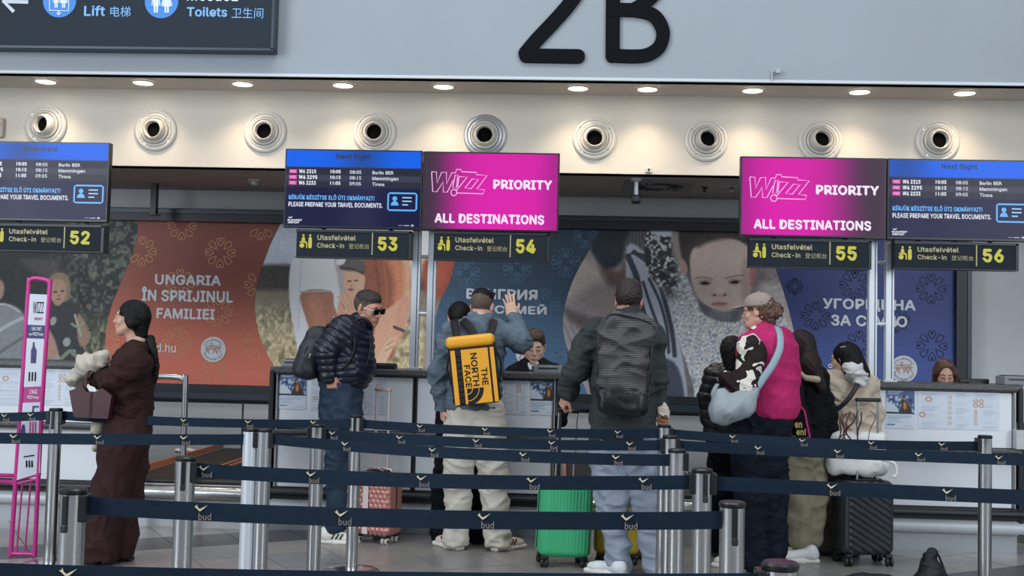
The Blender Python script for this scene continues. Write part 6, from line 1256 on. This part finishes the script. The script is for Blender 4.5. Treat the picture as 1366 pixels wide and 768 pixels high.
m6.wear('jacket', [pcap(P(838, 418), P(836, 430), .070, .085), (*pcap(P(800, 444), P(864, 448), .082), .04), (*pcap(P(832, 462), P(832, 520), .215, .20, (0, 1, 0), .6), .05), (*pcap(P(832, 520), P(831, 578), .20, .215, (0, 1, 0), .62), .04), (*pcap(A, E1_, .085, .076), .03), (*pcap(E1_, P(759, 519, .02), .075, .060), .02), (*pcap(B, E2_, .080, .068), .03), (*pcap(E2_, P(878, 536), .066, .052), .02)], jk, amp=.007, seed=21, sc=.9, subs=[(*pbox((m6.loc[0], 7.2, P(832, 594)[2]-.2), (.6, .6, .2), .001), .004)])
m6.wear('hood', [pcap(P(824, 424, -.04), P(852, 425, -.04), .045), pcap(P(822, 424, .05), P(824, 424, -.04), .04), pcap(P(855, 427, .05), P(852, 425, -.04), .04)], jk, amp=.002, k=.02)
lj = mat('light_blue_jeans', '#8e99a7', .85, var=.14, vscale=9, bump=.08, bscale=300)
m6.wear('jeans', [pcap(P(818, 588), P(848, 588), .135, .135, (0, 1, 0), .85), (*pcap(P(812, 605), P(817, 665), .118, .100), .03), pcap(P(817, 665), P(826, 750), .098, .072), (*pcap(P(854, 605), P(862, 665), .118, .10), .03), pcap(P(862, 665), P(873, 750), .098, .074)], lj, amp=.007, seed=23, sc=.9)
short_hair(m6, mat('hair_dark_short', '#221915', .55, var=.35, vscale=70, bump=.3, bscale=100), None, 12, .014, -.062)
ws = mat('white_leather_shoe', '#d4d8dc', .45); m6.shoe((P(829, 762)[0]+.02, 7.12), (-.8, .55), ws, white_rub); m6.shoe((P(878, 762)[0], 7.2), (.2, .9), ws, white_rub)
mm_ = mat('ribbed_mesh_fabric', '#3c3e42', .6)
nt_ = mm_.node_tree; wv = nt_.nodes.new('ShaderNodeTexWave'); wv.wave_type = 'BANDS'; wv.bands_direction = 'Z'; wv.inputs['Scale'].default_value = 30; wv.inputs['Distortion'].default_value = 3.5; wv.inputs['Detail'].default_value = 1; wv.inputs['Detail Scale'].default_value = .4
tc_ = nt_.nodes.new('ShaderNodeTexCoord'); nt_.links.new(tc_.outputs['Object'], wv.inputs['Vector']); rp = nt_.nodes.new('ShaderNodeValToRGB'); rp.color_ramp.elements[0].color = (.005, .006, .007, 1); rp.color_ramp.elements[1].color = (.13, .13, .135, 1); rp.color_ramp.elements[0].position = .45; rp.color_ramp.elements[1].position = .85; nt_.links.new(wv.outputs['Fac'], rp.inputs[0]); nt_.links.new(rp.outputs[0], nt_.nodes['Principled BSDF'].inputs['Base Color'])
c = at(833, 488, 6.92); t = thing('backpack', 'tall black backpack covered in ribbed mesh on the man in green-grey jacket', 'backpack', c-[0, 0, .31]); Rm_ = rot('Z', -6)@rot('Y', 2.2); K = lambda vf: xf(vf, Rm_, c)
add('bag_body', K(crumple(sdf([(*pbox((0, .02, .03), (.148, .10, .27), .07, None, .07), .03), (*pbox((.012, .02, .205), (.148, .105, .095), .055, rot('Y', 9)), .04), (*pell((-.02, -.05, .0), (.11, .05, .2)), .05)], .006, .03), .009, .75, 30)), mm_, t, smooth=True)
add('base_panel', K(crumple(sdf([pbox((0, .015, -.215), (.157, .108, .085), .06)], .006), .003, .7, 31)), m_black, t, smooth=True)
add('top_seam', K(tube(catmull([(-.135, -.06, .21), (-.10, -.085, .305), (.02, -.085, .30), (.15, -.07, .265), (.163, -.06, .20)], 6), .007, 8)), m_black, t, smooth=True)
add('lid_fold', K(tube(catmull([(-.10, -.082, .30), (-.13, -.08, .18)], 3), .006, 6)), m_black, t); add('seam', K(tube(catmull([(.165, -.05, .2), (.160, -.06, 0), (.150, -.05, -.15)], 6), .007, 8)), m_black, t, smooth=True)
for sx in (-1, 1):
    add('shoulder_strap', tube(catmull([K(([(sx*.10, .10, .26)], []))[0][0], P(833+sx*28, 432, -.06), P(833+sx*33, 434, .05), P(833+sx*38, 465, .16)], 6), .028, 8, flat=.3, hint=(0, 1, 0)), m_black, t, smooth=True)
    add('compression_strap', K(tube(catmull([(sx*.10, -.078, .05), (sx*.145, -.07, .08), (sx*.165, .03, .10)], 5), .006, 6)), m_black, t); add('side_panel', K(sdf([pbox((sx*.145, .05, -.02), (.018, .06, .20), .015)], .006)), m_black, t, smooth=True)
# paper wrapped snack in his right hand
c = at(885, 549, 7.16); t = thing('wrapped_snack', 'cream paper wrapped snack held beside the mesh backpack man', 'snack', c-[0, 0, .06])
add('paper_wrap', crumple(sdf([pell(c, (.038, .035, .058)), pcap(c+[0, 0, .02], c+[-.006, 0, .068], .022, .006)], .004, .02), .003, 2, 5), mat('cream_paper', '#d3c8b8', .7), t, smooth=True); add('filling', sdf([pell(c+[.006, -.026, -.035], (.022, .014, .02))], .003), mat('filling_brown', '#6e4030', .6), t, smooth=True)
add('pastry', sdf([pell(c+[.0, -.016, -.052], (.030, .022, .016))], .003), mat('pastry_orange', '#b9764a', .6), t, smooth=True)

# ---- 7. woman in pink
w7 = Person(1008, 762, 7.45, skinm('mature', '#c99a86')); P = w7.P
w7.head(1011, 416, 0, 66, -4, 0, 1.0, True, brow='#5b4a40')
A, E1_, W1 = P(1003, 467, -.15), P(994, 512, -.2), P(962, 504, -.10)
w7.core([pcap(P(1018, 440), P(1022, 452), .05, .07), pcap(P(1024, 470), P(1024, 560), .07, .07), pcap(A, E1_, .045, .04), pcap(E1_, W1, .04, .028), pcap(P(1000, 570), P(1008, 745), .07, .045), pcap(P(1030, 570, .05), P(1033, 745, .05), .07, .045), pcap(P(1048, 465, .07), P(1052, 520, .07), .045, .035)])
w7.hand(W1+np.array([.02, .03, 0]), (.15, 1, -.1), (-1, .1, .2), 1, (40, 45, 50, 50), 30)
w7.build('woman in magenta fleece vest with animal print sleeves and a beige cap'); pk = mat('magenta_fleece', '#b82f68', .95, var=.10, vscale=25, bump=.3, bscale=260)
w7.wear('fleece_vest', [pcap(P(1018, 439), P(1022, 450), .065, .09), (*pcap(P(1003, 458, -.10), P(1040, 453, .10), .085), .04), (*pcap(P(1022, 474), P(1026, 535), .195, .195, (0, 1, 0), .85), .05), (*pcap(P(1050, 468, .08), P(1054, 505, .10), .07, .07), .04)], pk, amp=.004, seed=31, sc=.6, subs=[(*pbox((w7.loc[0], 7.45, P(1025, 556)[2]-.2), (.6, .6, .2), .001), .004)])
cow = mat('cow_print_knit', '#cfc8c0', .9); nt_ = cow.node_tree; nn = nt_.nodes.new('ShaderNodeTexNoise'); nn.inputs['Scale'].default_value = 9.5; nn.inputs['Detail'].default_value = 1.5; nn.inputs['Distortion'].default_value = 1.2; tc_ = nt_.nodes.new('ShaderNodeTexCoord'); nt_.links.new(tc_.outputs['Object'], nn.inputs['Vector'])
rp = nt_.nodes.new('ShaderNodeValToRGB'); rp.color_ramp.interpolation = 'CONSTANT'; rp.color_ramp.elements[0].color = (*lin('#2b2323'), 1); rp.color_ramp.elements[1].position = .56; rp.color_ramp.elements[1].color = (*lin('#ddd6cc'), 1); nt_.links.new(nn.outputs['Fac'], rp.inputs[0]); nt_.links.new(rp.outputs[0], nt_.nodes['Principled BSDF'].inputs['Base Color'])
w7.wear('sleeve', [pcap(A, E1_, .088, .082), (*pcap(E1_, P(968, 506, -.12), .078, .05), .03), pcap(P(1003, 462, -.12), A, .08, .088)], cow, amp=.005, seed=33, sc=.8); w7.wear('collar', [pcap(P(1008, 441, -.03), P(1024, 437, .02), .032, .03), pcap(P(1006, 446, -.05), P(1010, 441, -.04), .03)], cow, amp=.001)
dt = mat('dark_navy_trousers', '#151a26', .85, var=.1, vscale=14)
w7.wear('trousers', [pcap(P(1003, 562), P(1028, 562), .145, .145, (0, 1, 0), .9), (*pcap(P(998, 580), P(1002, 660), .125, .105), .03), pcap(P(1002, 660), P(1008, 752), .10, .075), (*pcap(P(1028, 580, .05), P(1029, 660, .06), .12, .10), .03), pcap(P(1029, 660, .06), P(1032, 752, .06), .098, .08)], dt, amp=.005, seed=35)
w7.hwear('hair', long_shell()+[(*pcap((0, -.06, -.03), (0, -.075, -.06), .06, .045), .03)], hair_mid, k=.03, amp=.002, seed=5, subs=[(*pbox((0, .13, -.03), (.07, .075, .1), .03), .012), (*pbox((0, .085, -.06), (.12, .075, .075), .02), .01), (*pbox((0, 0, -.16), (.2, .2, .055), .01), .01)])
w7.hwear('hair_bun', [pell((0, -.125, .0), (.050, .042, .048)), pell((.025, -.13, .02), (.03, .03, .03)), pell((-.025, -.12, -.02), (.03, .03, .03))], hair_mid, k=.01, amp=.005, seed=7)
cp = w7.hwear('cap', [pell((0, -.012, .052), (.090, .106, .086))], mat('beige_cap_cotton', '#9a8c84', .85, bump=.06, bscale=200), k=.01, subs=[(*pbox((0, 0, -.04), (.2, .2, .078), .005), .005)]); w7.hwear('cap_brim', [pcap((0, .085, .045), (0, .150, .034), .058, .045, (0, 0, 1), .1)], mat('beige_cap_cotton', '#9a8c84', .85), h=.0025, k=.01)
w7.hwear('cap_button', [pell((0, -.012, .138), (.012, .012, .006))], mat('beige_cap_cotton', '#9a8c84', .85), h=.003)
add('earring', lathe([(0, 0), (.006, 0), (.005, -.006)], w7.hc+[.012, -.08, -.035], (0, -1, 0), 10), m_steel, w7.root); add('eyeglasses', w7.h(J(strip2([(.031+.02*math.cos(a), .006+.017*math.sin(a)) for a in np.linspace(0, 6, 14)], .003, .104), strip2([(-.031+.02*math.cos(a), .006+.017*math.sin(a)) for a in np.linspace(0, 6, 14)], .003, .104), tube([(.052, .10, .012), (.082, .0, .008)], .002, 5), tube([(-.052, .10, .012), (-.082, .0, .008)], .002, 5))), m_black, w7.root)
w7.shoe((P(1006, 762)[0], 7.45), (-.8, .5), white_rub, white_rub); w7.shoe((P(1034, 762)[0], 7.5), (-.5, .8), black_rub, black_rub)
t = thing('crossbody_bag', 'pale blue padded crescent bag slung across the woman in pink', 'bag', P(980, 568, -.27)); pb = mat('pale_blue_nylon', '#919ca1', .6, var=.04)
add('bag_body', crumple(sdf([pcap(P(960, 530, -.26), P(966, 546, -.27), .055, .085), (*pcap(P(966, 546, -.27), P(990, 540, -.27), .088, .075), .04), (*pcap(P(990, 540, -.27), P(1006, 522, -.24), .07, .035), .04)], .006, .04), .004, 1, 12, (1, .2, .2)), pb, t, smooth=True)
add('shoulder_strap', tube(catmull([P(1004, 526, -.25), P(1018, 505, -.245), P(1031, 486, -.235), P(1040, 466, -.205), P(1041, 449, -.15), P(1037, 437, -.07), P(1026, 434, .04), P(1010, 455, .16)], 7), .024, 8, flat=.3, hint=(0, 1, 0)), mat('pale_blue_strap', '#8fa3ae', .7), t, smooth=True); add('strap_tail', tube(catmull([P(957, 512, -.14), P(951, 525, -.22), P(956, 535, -.25)], 5), .016, 6, flat=.3), pb, t, smooth=True)

# ---- 8. girl in black puffer left of her
w8 = Person(968, 735, 7.92, skinm('pale', '#cda795')); P = w8.P
w8.head(976, 470, 0, -4, -5, 0, .95, True)
w8.core([pcap(P(974, 486), P(972, 500), .05, .06), pcap(P(970, 510), P(970, 580), .07, .07), pcap(P(960, 590), P(960, 725), .06, .045), pcap(P(982, 590), P(982, 725), .06, .045), pcap(P(950, 505), P(944, 545), .04, .03)])
w8.build('girl with black hair in black puffer coat left of the woman in pink')
w8.wear('puffer_coat', [pcap(P(955, 500), P(990, 500), .07), (*pcap(P(972, 515), P(972, 570), .165, .175, (0, 1, 0), .75), .05), (*pcap(P(953, 502), P(944, 530), .072, .066), .03), pcap(P(944, 530), P(943, 556), .064, .05)], mat('black_puffer_nylon', '#101217', .35), amp=.001, quilts=([(P(972, 495), P(972, 590)), (P(953, 502), P(943, 560))], .06, .010))
w8.wear('trousers', [pcap(P(960, 585), P(958, 725), .085, .06), pcap(P(984, 585), P(984, 725), .085, .06)], bk, amp=.004, k=.02); w8.hwear('hair', long_shell()+[pcap((0, -.055, 0), (0, -.07, -.14), .085, .06), pcap((.03, -.05, -.1), (.06, -.04, -.18), .04, .02)], hair_black, k=.03, amp=.0015, sc=2.6, seed=3, subs=long_cut())
w8.hand(P(943, 556), (0, 0, -1), (-1, -.2, 0), 1, (30, 30, 35, 40)); w8.shoe((P(962, 735)[0], 7.88), (-.2, .9), black_rub, black_rub); w8.shoe((P(984, 735)[0], 7.88), (.1, .9), black_rub, black_rub)

# ---- 9. girl with long brown hair, black coat, khaki trousers
w9 = Person(1072, 742, 7.88, skinm('pale', '#cda795')); P = w9.P
w9.head(1067, 463, 0, 25, -8, 0, .98, True)
w9.core([pcap(P(1070, 480), P(1074, 495), .05, .06), pcap(P(1076, 505), P(1077, 580), .07, .07), pcap(P(1064, 590), P(1067, 715), .06, .04), pcap(P(1082, 590, .05), P(1083, 715, .05), .06, .04), pcap(P(1092, 505), P(1102, 570), .04, .03)])
w9.hand(P(1105, 573, .0), (.1, .2, -1), (.9, -.3, 0), -1, (30, 30, 35, 40)); w9.build('girl with long brown hair, black coat and khaki trousers behind the woman in pink')
w9.wear('coat', [pcap(P(1060, 500), P(1088, 502), .075), (*pcap(P(1075, 520), P(1077, 572), .135, .16, (0, 1, 0), .8), .05), (*pcap(P(1090, 505), P(1101, 545), .07, .075), .03), pcap(P(1101, 545), P(1104, 572), .075, .062), (*pcap(P(1085, 560), P(1090, 575), .12, .12), .03)], mat('black_wool_coat', '#131519', .9, var=.2, vscale=20), amp=.005, seed=41, subs=[(*pbox((w9.loc[0], 7.88, P(1080, 592)[2]-.2), (.6, .6, .2), .001), .004)])
w9.wear('trousers', [pcap(P(1070, 590), P(1076, 600), .13, .13), (*pcap(P(1064, 610), P(1059, 662), .105, .105), .03), (*pcap(P(1059, 662), P(1069, 719), .105, .072), .03), (*pcap(P(1082, 610, .05), P(1084, 662, .05), .10, .095), .03), (*pcap(P(1084, 662, .05), P(1084, 716, .05), .095, .068), .03)], mat('khaki_cotton', '#8e8872', .85, var=.08, vscale=10), amp=.006, seed=43, sc=.7, axis=(.9, .2, .4))
w9.hwear('hair', long_shell()+[pcap((0, -.055, 0), (-.0, -.095, -.15), .085, .075), (*pcap((0, -.10, -.15), (.06, -.13, -.31), .078, .04), .04), pcap((.03, -.09, -.12), (.085, -.10, -.28), .05, .025)], hair_brown, k=.04, amp=.001, sc=2.6, seed=9, axis=(1.6, 1.2, .12), subs=long_cut())
w9.wear('hair_clip', [pcap(P(1065, 495, -.14), P(1075, 504, -.19), .016), pcap(P(1075, 504, -.19), P(1090, 506, -.19), .02, .024)], mat('beige_claw_clip', '#a59c80', .5), amp=0, k=.01, h=.004)
sf = w9.wear('scarf', [pbox(P(1070, 563, -.22), (.052, .02, .115), .015, rot('Y', -10)), pcap(P(1064, 500, -.12), P(1068, 545, -.2), .035, .03)], mat('scarf_black', '#15131a', .8), amp=.002, k=.02)
add('scarf_edge', tube([P(1066, 540, -.245), P(1073, 548, -.25), P(1080, 583, -.25), P(1066, 586, -.25)], .008, 6), mat('scarf_pink', '#c2307e', .7), sf)
for s_, pl, pr in (('e', (1059, 558), (1063, 558)), ('en', (1060, 571), (1070, 571)), ('en!', (1062, 581), (1075, 580))): add('lettering', text_px(s_, pl, pr, 8 if s_ != 'en!' else 9, w9.Y-.26, .03), mat('scarf_yellow', '#b3a35c', .7), sf)
ws2 = mat('white_sneaker', '#d6d8d8', .5); w9.shoe((P(1090, 735)[0], 7.84), (-1, -.1), ws2, white_rub, .29); w9.shoe((P(1086, 742)[0], 7.96), (-1, .1), ws2, white_rub, .27)

# ---- 10. girl in beige trench coat
w10 = Person(1125, 738, 8.12, skinm('pale', '#cda795')); P = w10.P
w10.head(1127, 479, 0, 52, -10, 0, 1.0, True)
w10.core([pcap(P(1130, 495), P(1130, 508), .05, .06), pcap(P(1131, 515), P(1131, 590), .07, .07), pcap(P(1120, 600), P(1112, 725), .07, .045), pcap(P(1142, 600), P(1140, 725), .07, .045), pcap(P(1160, 520), P(1165, 565), .04, .03), pcap(P(1100, 520), P(1098, 545), .04, .035)])
w10.hand(P(1150, 590, -.15), (-.3, -.3, -.4), (0, 0, 1), 1, (40, 45, 50, 50)); w10.build('girl with long black hair in a beige trench coat behind the black suitcase'); tr = mat('beige_trench_cotton', '#c0b3a0', .8, var=.05, vscale=10)
w10.wear('trench_coat', [pcap(P(1108, 512), P(1152, 512), .075), (*pcap(P(1130, 528), P(1131, 590), .175, .185, (0, 1, 0), .7), .05), (*pcap(P(1106, 514), P(1099, 538, -.04), .082, .078), .03), (*pcap(P(1099, 538, -.04), P(1118, 545, -.12), .07, .06), .03), (*pcap(P(1155, 514), P(1163, 550), .078, .07), .03), pcap(P(1163, 550), P(1158, 590, -.08), .068, .055)], tr, amp=.007, seed=51, sc=.9)
w10.wear('cape_flap', [pcap(P(1112, 515, -.07), P(1152, 516, -.07), .075, .075), pcap(P(1116, 530, -.1), P(1150, 532, -.1), .055)], tr, amp=.004, k=.03); w10.wear('skirt', [pcap(P(1118, 600), P(1112, 688), .10, .10), pcap(P(1138, 600), P(1140, 688), .10, .10)], mat('brown_striped_skirt', '#6a5a4c', .85, var=.3, vscale=25, stretch=(4, 4, .3)), amp=.006, seed=53, axis=(1.2, .4, .1), k=.05)
w10.hwear('hair', long_shell()+[pcap((0, -.05, 0), (0, -.09, -.12), .086, .08), (*pcap((-.045, -.04, -.05), (-.075, -.05, -.30), .05, .030), .03), (*pcap((.04, -.08, -.08), (.11, -.10, -.24), .055, .035), .03), pcap((.11, -.10, -.24), (.13, -.09, -.32), .034, .014)], hair_black, k=.03, amp=.001, sc=2.6, seed=13, axis=(1.6, 1.2, .12), subs=long_cut())
w10.wear('hood', [pell(P(1144, 501, -.17), (.064, .05, .072)), pell(P(1136, 494, -.16), (.050, .05, .05)), pell(P(1150, 508, -.16), (.04, .045, .05))], mat('white_hood', '#cbcbc9', .8), amp=.009, k=.02, sc=1.3, seed=3)
w10.wear('hair_pin', [pcap(P(1121, 463, -.10), P(1128, 462, -.11), .004)], m_steel, amp=0, h=.003); add('earring', tube([P(1107.5, 488, -.06)+.012*np.array([math.cos(a), 0, math.sin(a)]) for a in np.linspace(0, 5.5, 12)], .004, 6, closed=True), white_rub, w10.root)
add('bag_strap', tube(catmull([P(1144, 512, -.21), P(1136, 526, -.22), P(1124, 540, -.22), P(1104, 554, -.19)], 6), .017, 8, flat=.4, hint=(0, 1, 0)), m_black, w10.root, smooth=True)
gb = mat('grey_brown_boot', '#4e4843', .7); w10.wear('boot', [pcap(P(1108, 690), P(1108, 722), .055, .05), pcap(P(1108, 722), P(1098, 732), .045, .03)], gb, amp=.001); w10.shoe((P(1142, 738)[0], 8.1), (-.6, .7), gb, black_rub); w10.shoe((P(1115, 738)[0], 8.1), (-.7, .5), gb, black_rub)

# ---- 11. clerk behind the right counter
w11 = Person(1264, 700, 9.0, skinm('clerk_fair', '#cfa08c')); P = w11.P
w11.head(1260, 500, 0, 172, -16, 0, .98, True, lashes=True, brow='#5a4234', lip='#a4625a')
w11.core([pcap(P(1263, 514), P(1264, 525), .045, .06), pcap(P(1264, 535), P(1264, 650), .07, .07), pcap(P(1256, 600), (*P(1256, 600)[:2], .05), .07, .05), pcap(P(1274, 600), (*P(1274, 600)[:2], .05), .07, .05)])
w11.build('young woman clerk with brown centre parted hair behind the right counter')
w11.wear('blouse', [pcap(P(1245, 530), P(1284, 530), .06), (*pcap(P(1264, 540), P(1264, 640), .16, .15, (0, 1, 0), .65), .05)], su, amp=.003)
w11.wear('trousers', [pcap(P(1256, 600), (*P(1256, 600)[:2], .04), .09, .07), pcap(P(1274, 600), (*P(1274, 600)[:2], .04), .09, .07)], su, amp=.003, k=.02)
w11.hwear('hair', long_shell()+[pcap((.066, .0, .02), (.070, .0, -.14), .028, .03), pcap((-.070, .0, .02), (-.085, -.01, -.14), .034, .036), pcap((0, -.06, 0), (0, -.07, -.14), .08, .06), pcap((-.035, .045, .095), (-.072, .04, .02), .016), pcap((.035, .045, .095), (.072, .04, .02), .016)], hair_mid, k=.025, amp=.002, sc=1.4, seed=15, axis=(1.6, 1.2, .1), subs=[(*pell((0, .12, -.01), (.066, .092, .118)), .012)])
